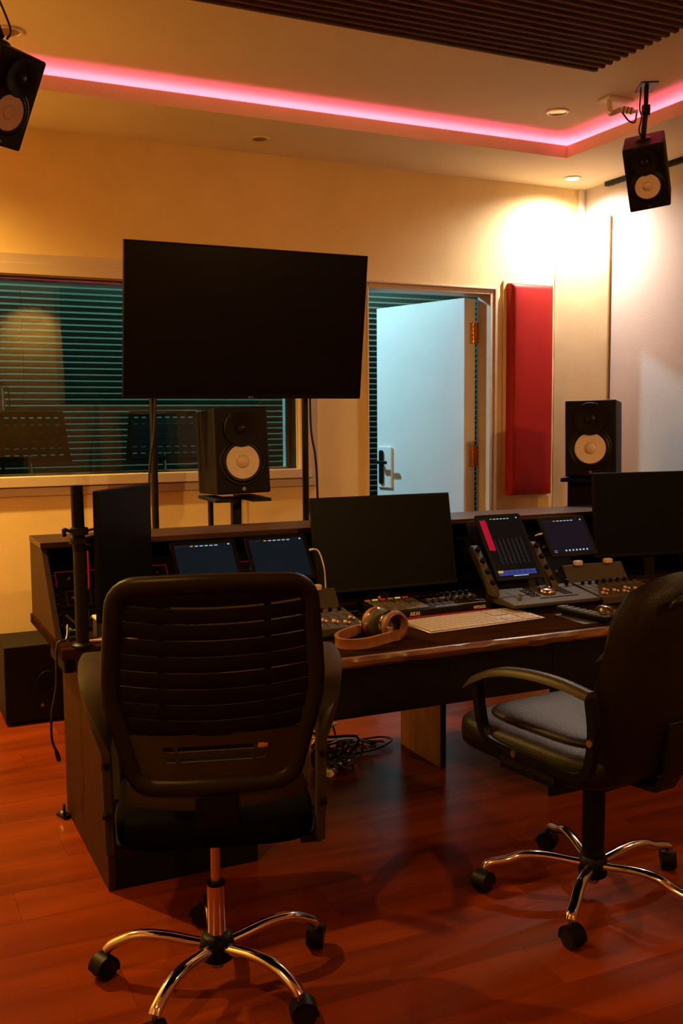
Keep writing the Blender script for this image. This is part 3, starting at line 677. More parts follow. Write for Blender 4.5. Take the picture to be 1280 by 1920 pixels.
# ---------------- control surfaces, tablets
def tablet(label, w, h, loc, rz, tilt, scr, style, portrait=False):
    t = thing('tablet', label, 'tablet', loc, rz)
    M = RX(-tilt)
    MB().prism(rrect(w, h, .012), .007, M @ T(0, .0035, h/2) @ RX(90)).build('body', M_BLACK, t, bevel=.0008)
    bz = .016
    sc = MB().box(-w/2+bz, w/2-bz, -.0042, -.0036, bz, h-bz, M).build('screen', scr, t, smooth=0)
    def ui(x0, x1, z0, z1, mt, nm='icon'): return MB().box(x0, x1, -.0048, -.0042, z0, z1, M).build(nm, mt, sc, smooth=0)
    zt = h-bz-.010; x0 = -w/2+bz; ww = w-2*bz
    xs = [x0+ww*(.27+.085*i) for i in range(6)]
    ui(xs[0], xs[0]+ww*.05, zt, zt+.0035, M_UIO)
    for x in xs[1:]: ui(x, x+ww*.055, zt, zt+.0028, M_UIW)
    ui(x0+ww*.93, x0+ww*.96, zt+.001, zt+.006, M_UIW)
    ui(x0, x0+ww*.22, zt-.001, zt+.004, M_UISTRIPE, 'status_strip')
    if style == 'dock':
        ui(x0, x0+ww*.15, h*.45, zt-.003, M_REDBLOCK, 'red_block')  # plain red block along the upper left of the screen
        for i in range(7): ui(x0+ww*(.18+.11*i), x0+ww*(.22+.11*i), bz+.06, h*.62, M_UISTRIPE, 'fader_stripe')
        for r in range(2):
            for i in range(7): ui(x0+ww*(.005+.135*i), x0+ww*(.13+.135*i), bz+.006+.013*r, bz+.017+.013*r, M_UIB if (i or not r) else M_UIO, 'button')
        ui(x0+ww*.35, x0+ww*.72, bz+.001, bz+.0035, M_UIW, 'home_bar')
    elif style == 'row':
        for i in range(7): ui(x0+ww*(.30+.085*i), x0+ww*(.335+.085*i), bz+.008, bz+.0145, M_UIW)
        ui(x0+ww*.03, x0+ww*.10, bz+.012, bz+.015, M_UIBL); ui(x0+ww*.03, x0+ww*.10, bz+.004, bz+.007, M_UIBL)
    return t
tilt = math.degrees(math.atan2(.13, .168))
tablet('landscape tablet on the control surface behind the left chair', .262, .205, (1.15, 3.585, .822), 0, 36, M_IPAD, 'plain')
tl2 = tablet('landscape tablet with white cable at the left of the centre monitor', .262, .205, (1.452, 3.585, .826), 0, 36, M_IPAD, 'plain')
td = tablet('large upright tablet on the right dock with red and blue screen', .240, .325, (2.508, 3.505, .762), 0, 35.5, M_IPADK, 'dock')
tr = tablet('landscape tablet with violet screen behind the right fader surface', .262, .205, (2.875, 3.60, .830), 0, 35, M_IPADV, 'row')
for o, pts in ((tl2, [(.131, .07, .105), (.150, .072, .107), (.168, .055, .095), (.178, .03, .03), (.180, .02, -.06)]), (tr, [(-.131, .075, .10), (-.15, .075, .098), (-.172, .07, .094)])):
    c = thing('charging_cable', 'white charging cable plugged into the tablet left of the centre monitor' if o is tl2 else 'short white charging plug between the two right tablets', 'cable', o.location)
    MB().tube(pts, .0028, 8, smooth=6).build('cord', M_CABLEW, c); MB().cyl(pts[0], pts[1], .0042, n=10).build('plug', M_WHITE, c)

def fader_surface(label, loc, rz=0):
    """control surface: wedge deck with knobs, buttons, faders and a rear tablet rest; origin front centre on desk"""
    t = thing('fader_controller', label, 'control surface', loc, rz, 'fader control surfaces')
    w = .335; h0, h1, dp = .040, .072, .215
    MB().add([(-w/2, 0, .008), (w/2, 0, .008), (w/2, dp, .008), (-w/2, dp, .008), (-w/2, 0, h0), (w/2, 0, h0), (w/2, dp, h1), (-w/2, dp, h1)], [(0, 3, 2, 1), (4, 5, 6, 7), (0, 1, 5, 4), (2, 3, 7, 6), (1, 2, 6, 5), (0, 4, 7, 3)]).build('deck', M_GREY, t, bevel=.003)
    for x in (-w/2+.03, w/2-.03): MB().box(x-.012, x+.012, .02, dp-.02, 0, .008).build('foot', M_RUB, t)
    a = math.degrees(math.atan2(h1-h0, dp)); M = T(0, 0, h0) @ RX(a)
    MB().add([(-w/2, dp, .03), (w/2, dp, .03), (w/2, dp+.075, .14), (-w/2, dp+.075, .14), (-w/2, dp+.012, .02), (w/2, dp+.012, .02), (w/2, dp+.09, .135), (-w/2, dp+.09, .135)], [(0, 1, 2, 3), (7, 6, 5, 4), (0, 4, 5, 1), (3, 2, 6, 7), (1, 5, 6, 2), (0, 3, 7, 4)]).build('tablet_rest', M_GREY, t, bevel=.003)
    MB().box(-w/2, w/2, dp-.02, dp+.006, 0, .030).build('rear_foot', M_BLACK, t)
    for x in (-.085, .085):
        MB().box(x-.020, x+.020, dp+.055, dp+.082, .135, .158).build('tablet_clip', M_FADER, t, bevel=.005)
    for i in range(8):
        x = -w/2+.032+i*.0388
        kb = MB().cyl(M @ Vector((x, .185, 0)), M @ Vector((x, .185, .016)), .0085, .0075, n=16).build('knob', M_BLACK, t)
        MB().box(-.0012, .0012, -.0075, -.001, .0155, .0165, M @ T(x, .185, 0)).build('pointer', M_UISTRIPE, kb)
        for r in range(3):
            MB().box(x-.011, x-.001, .132+.013*r, .140+.013*r, 0, .003, M).build('button', M_CHARC, t); MB().box(x+.002, x+.012, .132+.013*r, .140+.013*r, 0, .003, M).build('button', M_CHARC, t)
        sl = MB().box(x-.0015, x+.0015, .02, .122, .0, .0006, M).build('fader_slot', M_BLACK, t)
        fy = .035+.02*((i*5) % 3)
        MB().box(x-.008, x+.004, fy, fy+.013, .001, .011, M).box(x+.006, x+.014, fy-.010, fy+.001, .001, .009, M).build('fader_cap', M_FADER, sl, bevel=.002)
    return t
fader_surface('grey fader surface hidden behind the left chair', (1.15, 3.287, DTZ))
fader_surface('grey fader surface with pink caps left of the headphones', (1.49, 3.287, DTZ))
fader_surface('grey fader surface with pink caps at the right of the dock', (2.985, 3.335, DTZ), rad(-1))

# dock with jog wheel
dc = thing('dock_controller', 'grey dock controller with shiny jog wheel and knobbed ears', 'control surface', (2.585, 3.345, DTZ), rad(-1))
w = .44; h0, h1, dp = .040, .072, .222
MB().add([(-w/2, 0, .025), (w/2, 0, .025), (w/2, dp, .025), (-w/2, dp, .025), (-w/2, 0, h0), (w/2, 0, h0), (w/2, dp, h1), (-w/2, dp, h1)], [(0, 3, 2, 1), (4, 5, 6, 7), (0, 1, 5, 4), (2, 3, 7, 6), (1, 2, 6, 5), (0, 4, 7, 3)]).build('deck', M_GREY, dc, bevel=.004)
MB().box(-w/2+.10, w/2-.03, .04, dp-.02, 0, .025).build('foot', M_RUB, dc)
a = math.degrees(math.atan2(h1-h0, dp)); M = T(0, 0, h0) @ RX(a)
jw = MB().lathe([(.036, 0), (.038, .004), (.036, .012), (.030, .018)], 40, M @ T(.03, .125, 0)).build('jog_wheel', M_COPPER, dc, smooth=50)
MB().lathe([(.029, .0182), (.020, .0165), (.0001, .016)], 32, M @ T(.03, .125, 0), caps=False).build('jog_dish', M_COPPER, jw)
for sx in (-1, 1):
    for r in range(3):
        for i in range(5):
            x = .03+sx*(.062+.0165*r)-(.010 if sx < 0 else 0); y = .085+.020*i
            MB().box(x, x+.011, y, y+.012, 0, .004, M).build('button', M_BLACK, dc, bevel=.0008)
for i in range(12): MB().box(-.05+.0165*i, -.038+.0165*i, .055, .062, 0, .003, M).build('button', M_BLACK, dc)
MB().box(-.150, -.142, .06, .175, 0, .0012, M).build('fader_slot', M_BLACK, dc)
kn = MB().cyl(M @ Vector((-.145, .075, 0)), M @ Vector((-.145, .075, .018)), .010, .009, n=18).build('fader_cap', M_CHROME, dc)
MB().cyl(M @ Vector((.19, .20, 0)), M @ Vector((.19, .20, .024)), .009, n=16).build('encoder', M_BLACK, dc)
for sx, cxx in ((-1, -.236), (1, .070)):
    ear = MB().prism([(.130, .055), (.175, .06), (.335, .232), (.320, .255), (.300, .252), (.14, .085)], .034, T(cxx, 0, 0) @ Matrix(((0, 0, 1, 0), (1, 0, 0, 0), (0, 1, 0, 0), (0, 0, 0, 1)))).build('ear', M_GREY, dc, bevel=.003)
    for k in range(4):
        y = .168+.040*k; z = .106+.043*k; nrmv = Vector((0, -.73, .68))
        MB().cyl(Vector((cxx+.017, y, z)), Vector((cxx+.017, y, z))+nrmv*.018, .0125, .011, n=18).build('knob', M_BLACK, ear)
MB().add([(-.19, .18, .07), (.06, .18, .07), (.06, .39, .36), (-.19, .39, .36), (-.19, .212, .058), (.06, .212, .058), (.06, .41, .345), (-.19, .41, .345)], [(0, 1, 2, 3), (7, 6, 5, 4), (0, 4, 5, 1), (3, 2, 6, 7), (1, 5, 6, 2), (0, 3, 7, 4)], T(-.005, .022, -.01)).build('tablet_rest', M_BLACK, dc, bevel=.002)

# pad controller with red base line
ak = thing('pad_controller', 'black pad and fader controller with red edge behind the keyboard', 'midi controller', (2.078, 3.475, DTZ), rad(1.5))
w = .53; dp = .20; h0, h1 = .036, .058
MB().box(-w/2, w/2, .0, dp, .003, .009).build('red_base', M_REDLINE, ak, bevel=.001)
MB().add([(-w/2, 0, .009), (w/2, 0, .009), (w/2, dp, .009), (-w/2, dp, .009), (-w/2, .004, h0), (w/2, .004, h0), (w/2, dp, h1), (-w/2, dp, h1)], [(0, 3, 2, 1), (4, 5, 6, 7), (0, 1, 5, 4), (2, 3, 7, 6), (1, 2, 6, 5), (0, 4, 7, 3)]).build('body', M_BLACK, ak, bevel=.002)
for x in (-.22, .22): MB().cyl((x, .05, 0), (x, .05, .003), .012, n=14).build('foot', M_RUB, ak)
a = math.degrees(math.atan2(h1-h0, dp-.004)); M = T(0, .004, h0) @ RX(a)
text('AKAI', .021, M_PRINT, ak, T(-.135, -.0006+.0015, .0145) @ RX(90), .0022, bold=.0006); text('MPD232', .017, M_PRINT, ak, T(.175, -.0006+.0015, .0155) @ RX(90), .0022, bold=.0005)
for r in range(4):
    for i in range(4):
        MB().box(-.245+.055*i, -.197+.055*i, .010+.038*r, .043+.038*r, 0, .006, M).build('pad', M_CHARC, ak, bevel=.002)
for i in range(8):
    x = .002+.033*i
    s0 = MB().box(x-.0015, x+.0015, .03, .10, 0, .0008, M).build('fader_slot', M_STEEL, ak)
    MB().box(x-.007, x+.007, .080, .094, .001, .014, M).build('fader_cap', M_CHARC, s0, bevel=.001)
    MB().cyl(M @ Vector((x, .14, 0)), M @ Vector((x, .14, .018)), .009, .008, n=14).build('knob', M_BLACK, ak)
    MB().box(x-.009, x+.009, .108, .116, 0, .004, M).build('button', M_FADER if i % 2 else M_GREY, ak); MB().box(x-.009, x+.009, .165, .173, 0, .004, M).build('button', M_GREY, ak)
for i in range(6): MB().box(-.245+.036*i, -.221+.036*i, .172, .182, 0, .004, M).build('button', [M_FADER, M_UIO, M_REDLED][i % 3], ak)
MB().box(.01, .13, .178, .195, 0, .004, M).build('display', M_SCREENOFF, ak)
MB().box(.0, .25, .016, .019, 0, .001, M).build('print_line', M_PRINT, ak)
# interface behind it
it = thing('audio_interface', 'small black audio interface box in front of the centre monitor', 'audio interface', (1.80, 3.72, SLZ))
it.location = (1.99, 3.690, DTZ)
MB().box(-.15, .15, 0, .043, 0, .046).build('body', M_CHARC, it, bevel=.002); MB().box(-.152, .152, -.003, 0, .002, .048).build('faceplate', M_BLACK, it, bevel=.001)
MB().box(-.152, .152, -.004, .0, .0465, .049).build('top_edge', M_FADER, it)
MB().box(-.148, -.09, -.005, -.003, .008, .042).build('grille', M_CHARC, it)
for i in range(5): MB().cyl((-.07+.045*i, -.003, .025), (-.07+.045*i, -.012, .025), .008, n=14).build('knob', M_CHARC, it)
MB().cyl((-.06, .025, .046), (-.06, .025, .060), .006, n=12).build('top_knob', M_FADER, it)

# keyboard
kb = thing('computer_keyboard', 'slim white keyboard with number pad on the desk front', 'keyboard', (2.156, 3.215, DTZ), rad(4))
w, d = .56, .215
MB().add([(-w/2, 0, .001), (w/2, 0, .001), (w/2, d, .001), (-w/2, d, .001), (-w/2, 0, .006), (w/2, 0, .006), (w/2, d, .015), (-w/2, d, .015)], [(0, 3, 2, 1), (4, 5, 6, 7), (0, 1, 5, 4), (2, 3, 7, 6), (1, 2, 6, 5), (0, 4, 7, 3)]).build('body', M_ALU, kb, bevel=.002)
M = T(0, 0, .006) @ RX(math.degrees(math.atan2(.009, d)))
KM = {}
def key(x, y, kw, kh):
    k = (round(kw, 4), round(kh, 4))
    if k not in KM:
        o = MB().box(0, kw, 0, kh, 0, .003).build('key', M_KEY, kb, bevel=.0008); KM[k] = o.data
    else:
        o = bpy.data.objects.new('key', KM[k]); col.objects.link(o); o.parent = kb; finish(o, .0008)
    o.matrix_local = M @ T(x, y, 0)
u = .0246; gx = -w/2+.009
for r in range(6):
    y = .008+r*.0335
    for blk, (c0, c1) in enumerate(((0, 15), (15.35, 18.35), (18.7, 21.7))):
        c = c0
        if r == 0 and blk == 0:
            for kw in (1.25, 1.25, 1.25, 6.5, 1.25, 1.25, 2.2): key(gx+c*u, y, kw*u-.003, .030); c += kw
            continue
        if blk == 1 and r in (2, 3) and r == 2: continue
        while c < c1-.01:
            key(gx+c*u, y, u-.003, .030 if r < 5 else .020); c += 1

# headphones lying on the desk
hp = thing('headphones', 'brown leather headphones lying on the desk', 'headphones', (1.600, 3.172, DTZ), rad(18)); hp.scale = (1.12, 1.12, 1.12)
band = []
for k in range(25):
    a = math.pi*(k/24); band.append((-.02-.098*math.sin(a)*1.0, -.075+.075*(1-math.cos(a))*.98, .026-.008*math.sin(a)))
band = [(-.02+.085, -.078, .03)] + [(-.02+.045, -.079, .029)] + band + [(-.02+.045, .073, .029), (.055, .070, .034)]
MB().sweep(band, [(-.006, -.016), (.006, -.016), (.008, 0), (.006, .016), (-.006, .016), (-.004, 0)]).build('headband', M_BROWN, hp, smooth=60)
for s_, cy, lean in ((-1, -.040, 62), (1, .030, 66)):
    C = T(.075, cy, .0525) @ RZ(-8) @ RX(90*s_*1.0) @ RX((90-lean)*-.0)
    cup = MB().lathe([(.047, -.004), (.050, .004), (.046, .016), (.036, .024), (.0001, .027)], 36, C, caps=False).build('ear_cup', M_CHARC, hp, smooth=50)
    MB().lathe([(.0485, .000), (.0515, .003), (.0515, .007), (.0485, .009)], 36, C, caps=False).build('metal_ring', M_CHROME, cup)
    MB().lathe([(.030, -.004), (.040, -.024), (.048, -.022), (.051, -.012), (.047, -.002)], 36, C, caps=False).build('ear_pad', M_BROWN, cup, smooth=60)
    MB().box(-.012, .004, -.006, .006, -.012, .03, T(.035, cy+.030*s_, .03)).build('yoke', M_CHROME, hp, bevel=.002)

# mouse pad, remote, mouse
mp_ = thing('mouse_pad', 'thin dark mouse pad under the remote at the desk edge', 'mouse pad', (2.655, 3.165, DTZ+.0004), rad(-4))
MB().prism(rrect(.30, .21, .012), .003).build('mat', M_PAD, mp_, bevel=.0008); MB().prism(rrect(.304, .214, .013), .0012).build('base_layer', M_RUB, mp_)
rm = thing('remote_control', 'long black remote control propped up on the mouse pad', 'remote control', (2.560, 3.150, DTZ+.003), rad(-76)); rm.scale = (1.22, 1, 1)
Mr = T(0, 0, .012) @ RY(3)
MB().prism([(-.105, -.020), (-.09, -.026), (.05, -.027), (.10, -.022), (.106, 0), (.10, .022), (.05, .027), (-.09, .026), (-.105, .020)], .022, Mr).build('shell', M_BLACK, rm, bevel=.006, seg=3)
MB().box(-.085, .085, -.010, .010, 0, .014).build('base', M_RUB, rm, bevel=.002)
for i in range(6):
    for j in range(3): MB().box(-.085+.024*i, -.073+.024*i, -.018+.014*j, -.009+.014*j, .022, .0245, Mr).build('button', M_CHARC, rm)
MB().lathe([(.014, .022), (.014, .025), (.007, .0255)], 20, Mr @ T(.075, 0, 0)).build('dial', M_CHROME, rm)
ms = thing('computer_mouse', 'glossy dark brown mouse beside the remote control', 'mouse', (2.668, 3.140, DTZ+.003), rad(-72))
q = MB(); vs = []; fs = []; nu, nv = 16, 8
for j in range(nv+1):
    v = j/nv
    for i in range(nu):
        aa = 2*math.pi*i/nu; rr = math.cos(v*math.pi/2)**.55 if v < 1 else .0001
        vs.append((.056*rr*math.cos(aa), .033*rr*math.sin(aa), .001+.046*math.sin(v*math.pi/2)*(1-.10*math.cos(aa)*rr)))
for j in range(nv):
    for i in range(nu): fs.append((j*nu+i, j*nu+(i+1) % nu, (j+1)*nu+(i+1) % nu, (j+1)*nu+i))
fs.append(tuple(range(nu-1, -1, -1)))
q.add(vs, fs).build('shell', mat('mouse_gloss', (.045, .022, .012), .14, coat=.6), ms, smooth=70); MB().cyl((.028, -.004, .037), (.028, .004, .037), .009, n=16).build('wheel', M_RUB, ms); MB().box(-.054, .05, -.031, .031, 0, .002).build('skid', M_RUB, ms)

# ================================================================== CHAIRS
def caster(par, ang, r, name='caster', z0=.07):
    c, s_ = math.cos(ang), math.sin(ang); px, py = r*c, r*s_
    sa = ang+.9; M = T(px, py, 0) @ Matrix.Rotation(sa, 4, 'Z') @ T(.010, 0, 0)
    st_ = MB().cyl((px, py, .056), (px, py, .085), .007, n=12)
    o = MB()
    for yy in (-.022, .006): o.lathe([(.010, 0), (.0285, .001), (.0295, .004), (.0295, .012), (.0285, .015), (.010, .016)], 24, M @ T(0, yy+.016, .0297) @ RX(90))
    cst = o.build(name, M_RUB, par, smooth=50)
    h = MB(); pts = [(.034*math.cos(rad(t_)), .034*math.sin(rad(t_))) for t_ in range(-5, 200, 12)]
    h.prism(pts + [(p_[0]*.8, p_[1]*.8) for p_ in reversed(pts)], .046, M @ T(0, .023, .030) @ RX(90)); h.build('hood', M_BLACK, cst, smooth=50)
    st_.build('stem', M_STEEL, cst)
def star_base(par, phase, R, piston_top, chrome_r=.0235):
    hub = MB().lathe([(.030, .058), (.042, .066), (.046, .10), (.040, .125), (.030, .130)], 28).build('hub', M_BLACK, par, smooth=50)
    MB().cyl((0, 0, .042), (0, 0, .060), .018, n=16).build('hub_cap', M_STEEL, hub)
    MB().cyl((0, 0, .13), (0, 0, .268), chrome_r, n=28).build('gas_lift_sleeve', M_CHROME, par)
    MB().cyl((0, 0, .268), (0, 0, piston_top), .0125, n=20).build('gas_lift_piston', M_CHROME, par)
    MB().lathe([(chrome_r+.001, .262), (chrome_r+.001, .270), (.014, .272)], 24).build('gas_lift_collar', M_BLACK, par)
    for k in range(5):
        a_ = phase+k*2*math.pi/5; c, s_ = math.cos(a_), math.sin(a_)
        pr = [(.030, .100), (.07, .106), (.13, .116), (.18, .119), (.22, .114), (.255, .100), (R-.012, .086), (R, .074)]
        MB().sweep(catmull([(c*r, s_*r, z) for r, z in pr], 4), [(.017*math.cos(2*math.pi*j/12), .013*math.sin(2*math.pi*j/12)) for j in range(12)], scales=None).build('leg', M_CHROME, par, smooth=60)
        caster(par, a_, R)

c1 = thing('office_chair', 'black office chair with slatted back and chrome star base, at left', 'office chair', (.756, 2.375, 0), rad(-16))
star_base(c1, rad(6+16), .293, .44)
MB().box(-.10, .10, -.14, .14, .425, .445).box(-.05, .05, -.08, .08, .40, .425).build('seat_mechanism', M_BLACKMETAL, c1, bevel=.004)
MB().cyl((.06, .03, .425), (.27, .05, .425), .006, n=10).cyl((.235, .048, .425), (.275, .052, .425), .011, n=12).build('height_lever', M_BLACK, c1)
# seat cushion
def pillow(w, d, h, e1=.42, e2=.34, nu=40, nv=14):
    """rounded pad (superellipsoid) resting on z=0"""
    sp = lambda v, e: math.copysign(abs(v)**e, v); vs = []; fs = []
    for j in range(nv+1):
        b = -math.pi/2+math.pi*j/nv; cb = abs(math.cos(b))**e1 if 0 < j < nv else .0; sb = sp(math.sin(b), e1)
        for i in range(nu):
            a_ = 2*math.pi*i/nu; vs.append((w/2*cb*sp(math.cos(a_), e2), d/2*cb*sp(math.sin(a_), e2), h/2+h/2*sb))
    for j in range(nv):
        for i in range(nu): fs.append((j*nu+i, j*nu+(i+1) % nu, (j+1)*nu+(i+1) % nu, (j+1)*nu+i))
    return MB().add(vs, fs)
sc_ = pillow(.48, .50, .095).build('seat', mat('black_fabric', (.0025, .002, .0015), .9, spec=.02, bump=.2, bscale=700), c1, smooth=80); sc_.location = (0, .02, .44)
# back: outline half width by height
def hw(z):
    t_ = (z-.585)/(1.115-.585)
    return .185+.070*min(1, t_*2.2)**.8-.020*max(0, t_-.55)/.45
def by(x, z):   # back surface
    t_ = (z-.585)/.53
    return -.215-.030*math.sin(t_*math.pi*.9)-.085*t_*t_*.9+.055*(x/.26)**2
def backloop(inset, n=14):
    pts = []; z0, z1 = .592+inset*.6, 1.108-inset; r = .055
    for k in range(n+1):      # right side upward
        z = z0+r+(z1-r-z0-r)*k/n; pts.append((hw(z)-inset, z))
    x1 = hw(z1-r)-inset
    for k in range(1, 7): a_ = rad(15*k); pts.append((x1-r+r*math.cos(a_), z1-r+r*math.sin(a_)))
    for k in range(1, 8): pts.append((x1-r-(2*(x1-r))*k/8, z1+.006*math.sin(math.pi*k/8)))
    for k in range(0, 7): a_ = rad(90+15*k); pts.append((-x1+r+r*math.cos(a_), z1-r+r*math.sin(a_)))
    for k in range(1, n+1): z = z1-r-(z1-r-z0-r)*k/n; pts.append((-hw(z)+inset, z))
    x0 = hw(z0+r)-inset
    for k in range(1, 7): a_ = rad(180+15*k); pts.append((-x0+r+r*math.cos(a_), z0+r+r*math.sin(a_)))
    for k in range(1, 8): pts.append((-x0+r+2*(x0-r)*k/8, z0))
    for k in range(0, 6): a_ = rad(270+15*k); pts.append((x0-r+r*math.cos(a_), z0+r+r*math.sin(a_)))
    return pts
lp = backloop(.020)
q = MB(); n = len(lp); vs = []; fs = []
for k, (x, z) in enumerate(lp):
    cx_ = 0; 
    nxv = Vector((lp[(k+1) % n][1]-lp[k-1][1], -(lp[(k+1) % n][0]-lp[k-1][0]))).normalized()
    for (o_, dy) in ((.022, .004), (.020, -.012), (.010, -.020), (-.012, -.016), (-.022, -.004), (-.020, .010), (0, .016), (.016, .012)):
        vs.append((x+nxv.x*o_, by(x, z)+dy, z+nxv.y*o_))
for k in range(n):
    k2 = (k+1) % n
    for j in range(8): fs.append((k*8+j, k*8+(j+1) % 8, k2*8+(j+1) % 8, k2*8+j))
q.add(vs, fs).build('back_frame', M_CHAIR, c1, smooth=70)
# solid strips across the frame with open slots between, as one slat each
zz = .735; i = 0; PS = .0385
while zz < 1.062:
    hgt = PS-.0026-.0045*max(0, (zz-.95)/.1); q = MB(); vs = []; fs = []; nx = 14; x1 = hw(zz+.015)-.032
    for j, (dz, dy) in enumerate(((0, 0), (hgt*.5, -.0035), (hgt, 0), (hgt, .006), (hgt*.5, .003), (0, .006))):
        for k in range(nx+1):
            x = -x1+2*x1*k/nx; z = zz+dz+.010*(x/x1)**2-.004; vs.append((x, by(x, z)+dy, z))
    n1 = nx+1
    for j in range(6):
        j2 = (j+1) % 6
        for k in range(nx): fs.append((j*n1+k, j*n1+k+1, j2*n1+k+1, j2*n1+k))
    fs += [tuple(j*n1 for j in range(6)), tuple(j*n1+nx for j in range(6))]
    q.add(vs, fs).build('back_slat', M_BLACK, c1, smooth=50); zz += .0385; i += 1
for sx in (-1, 1):
    q = MB(); q.sweep([(sx*.12, by(.12, z)+.010, z) for z in [.70+.045*k for k in range(9)]], [(-.008, -.003), (.008, -.003), (.008, .003), (-.008, .003)]); q.build('back_rib', M_BLACK, c1)
# lower shell with slots
xs = [-1, -.93, -.62, -.50, -.455, .455, .50, .62, .93, 1]; zs = [.612, .640, .655, .667, .680, .693, .706, .72, .736]
q = MB(); vs = []; fs = []
for z in zs:
    for u in xs: x = u*(hw(z)-.030); vs.append((x, by(x, z)-.006+.012*(1-(z-.6)/.14)*(1-u*u)*0, z))
n1 = len(xs); m = len(vs); vs += [(a_, b_+.007, c_) for a_, b_, c_ in vs]
holes = {(3, 2), (3, 4), (3, 6), (5, 2), (5, 4), (5, 6)}
for j in range(len(zs)-1):
    for i in range(n1-1):
        if (j, i) in holes:
            a_, b_, c_, d_ = j*n1+i, j*n1+i+1, (j+1)*n1+i+1, (j+1)*n1+i
            fs += [(a_, b_, m+b_, m+a_), (b_, c_, m+c_, m+b_), (c_, d_, m+d_, m+c_), (d_, a_, m+a_, m+d_)]; continue
        f = (j*n1+i, j*n1+i+1, (j+1)*n1+i+1, (j+1)*n1+i); fs.append(f); fs.append(tuple(m+p_ for p_ in reversed(f)))
q.add(vs, fs).build('lower_shell', M_CHAIRL, c1, smooth=50)
pts = [(x_, by(x_, .58)-.004-.0, .575+.012*(x_/.2)**2) for x_ in [-.205+.041*k for k in range(11)]]
MB().sweep(pts, [(-.012, -.026), (.010, -.026), (.014, 0), (.010, .026), (-.012, .026), (-.016, 0)]).build('back_rail', M_CHAIRL, c1, smooth=60)
MB().box(-.06, .06, -.20, -.10, .445, .462).sweep([(0, -.12, .445), (0, -.20, .46), (0, -.225, .52), (0, -.225, .585)], [(-.05, -.008), (.05, -.008), (.05, .008), (-.05, .008)]).build('back_bracket', M_BLACK, c1, bevel=.002)
for sx in (-1, 1):
    path = [(sx*.246, -.185, .455), (sx*.248, -.195, .60), (sx*.250, -.200, .70), (sx*.256, -.195, .765), (sx*.276, -.150, .815), (sx*.292, -.06, .845), (sx*.295, .05, .852), (sx*.290, .15, .838), (sx*.284, .205, .79), (sx*.272, .200, .68), (sx*.256, .17, .56), (sx*.246, .13, .455)]
    pp = catmull(path, 5)
    q = MB(); vs = []; fs = []; n = len(pp)
    for k, p_ in enumerate(pp):
        t_ = (pp[min(k+1, n-1)]-pp[max(k-1, 0)]).normalized()
        # ribbon lies flat on top and faces sideways on the posts
        top = max(0, min(1, (p_.z-.70)/.12)); side = Vector((sx, 0, 0)); 
        wdir = t_.cross(Vector((0, 0, 1)) if top > .5 else Vector((sx, 0, 0)))
        wd_flat = Vector((1, -.35*sx*(-1 if p_.y < 0 else 1)*0, 0)); wd_post = t_.cross(side).normalized()
        if wd_post.y > 0: wd_post = -wd_post
        wv = (wd_post*(1-top)+Vector((sx, 0, 0))*top)
        wv = (wv-t_*wv.dot(t_)).normalized(); nv = t_.cross(wv).normalized()
        hwid = .031 if top < .5 else .030
        for a_, b_ in ((-1, -1), (-.6, -1.15), (.6, -1.15), (1, -1), (1, 1), (.6, 1.15), (-.6, 1.15), (-1, 1)): vs.append(p_+wv*hwid*a_+nv*.009*b_)
    for k in range(n-1):
        for j in range(8): fs.append((k*8+j, k*8+(j+1) % 8, (k+1)*8+(j+1) % 8, (k+1)*8+j))
    fs += [tuple(range(8)), tuple((n-1)*8+j for j in range(8))]
    arm = q.add(vs, fs).build('armrest', M_CHAIRL, c1, smooth=60)
    for zz in (.54, .66): MB().cyl((sx*.257, -.1955, zz), (sx*.262, -.1955, zz), .010, n=14).cyl((sx*.248, -.222, zz+.01), (sx*.248, -.232, zz+.01), .008, n=14).build('bolt', M_BLACK, arm)
    MB().box(min(sx*.20, sx*.25), max(sx*.20, sx*.25), -.19, .14, .437, .455).build('arm_bracket', M_BLACKMETAL, arm)

# ---------------- leather chair
c2 = thing('office_chair', 'black leather office chair with padded seat and chrome star base, at right', 'office chair', (1.935, 2.32, 0), rad(7))
star_base(c2, rad(4-7), .325, .42)
MB().box(-.12, .12, -.16, .16, .40, .425).box(-.06, .06, -.09, .09, .36, .40).build('seat_mechanism', M_BLACKMETAL, c2, bevel=.004)
MB().lathe([(.034, .13), (.034, .34), (.026, .36)], 20).build('gas_lift_cover', M_BLACK, c2)
MB().cyl((.05, .03, .39), (.26, .04, .39), .006, n=10).cyl((.22, .038, .39), (.265, .041, .39), .011, n=12).build('height_lever', M_BLACK, c2)
s2 = pillow(.57, .60, .120).build('seat', M_LEATHER, c2, smooth=80); s2.location = (0, .055, .425)
s3 = pillow(.44, .48, .060, .8, .45).build('seat_cushion', M_LEATHER, c2, smooth=80); s3.location = (0, .05, .512)
q = MB(); vs = []; fs = []; nx, nz = 16, 24; zb0, zb1 = .44, 1.035
def c2y(z): t_ = (z-zb0)/(zb1-zb0); return -.225-.02*math.sin(t_*3.1)-.075*t_*t_
for sgn in (-1, 1):
    for j in range(nz+1):
        v = j/nz; z = zb0+(zb1-zb0)*v
        hwid = .225+.035*math.sin(min(1, v*1.5)*math.pi/2)-.090*max(0, (v-.42)/.58)**1.3
        for i in range(nx+1):
            u = 2*i/nx-1; e = ((1-abs(u)**5)*(1-abs(2*v-1)**7))**.5
            zz = z - .045*max(0, v-.75)/.25*u*u
            tuft = .012*math.cos(v*math.pi*5)*(1 if sgn > 0 else .25)*e
            vs.append((u*hwid, c2y(z)+sgn*(.050*e+tuft*.5)+.03*u*u, zz))
n1 = nx+1; N_ = n1*(nz+1)
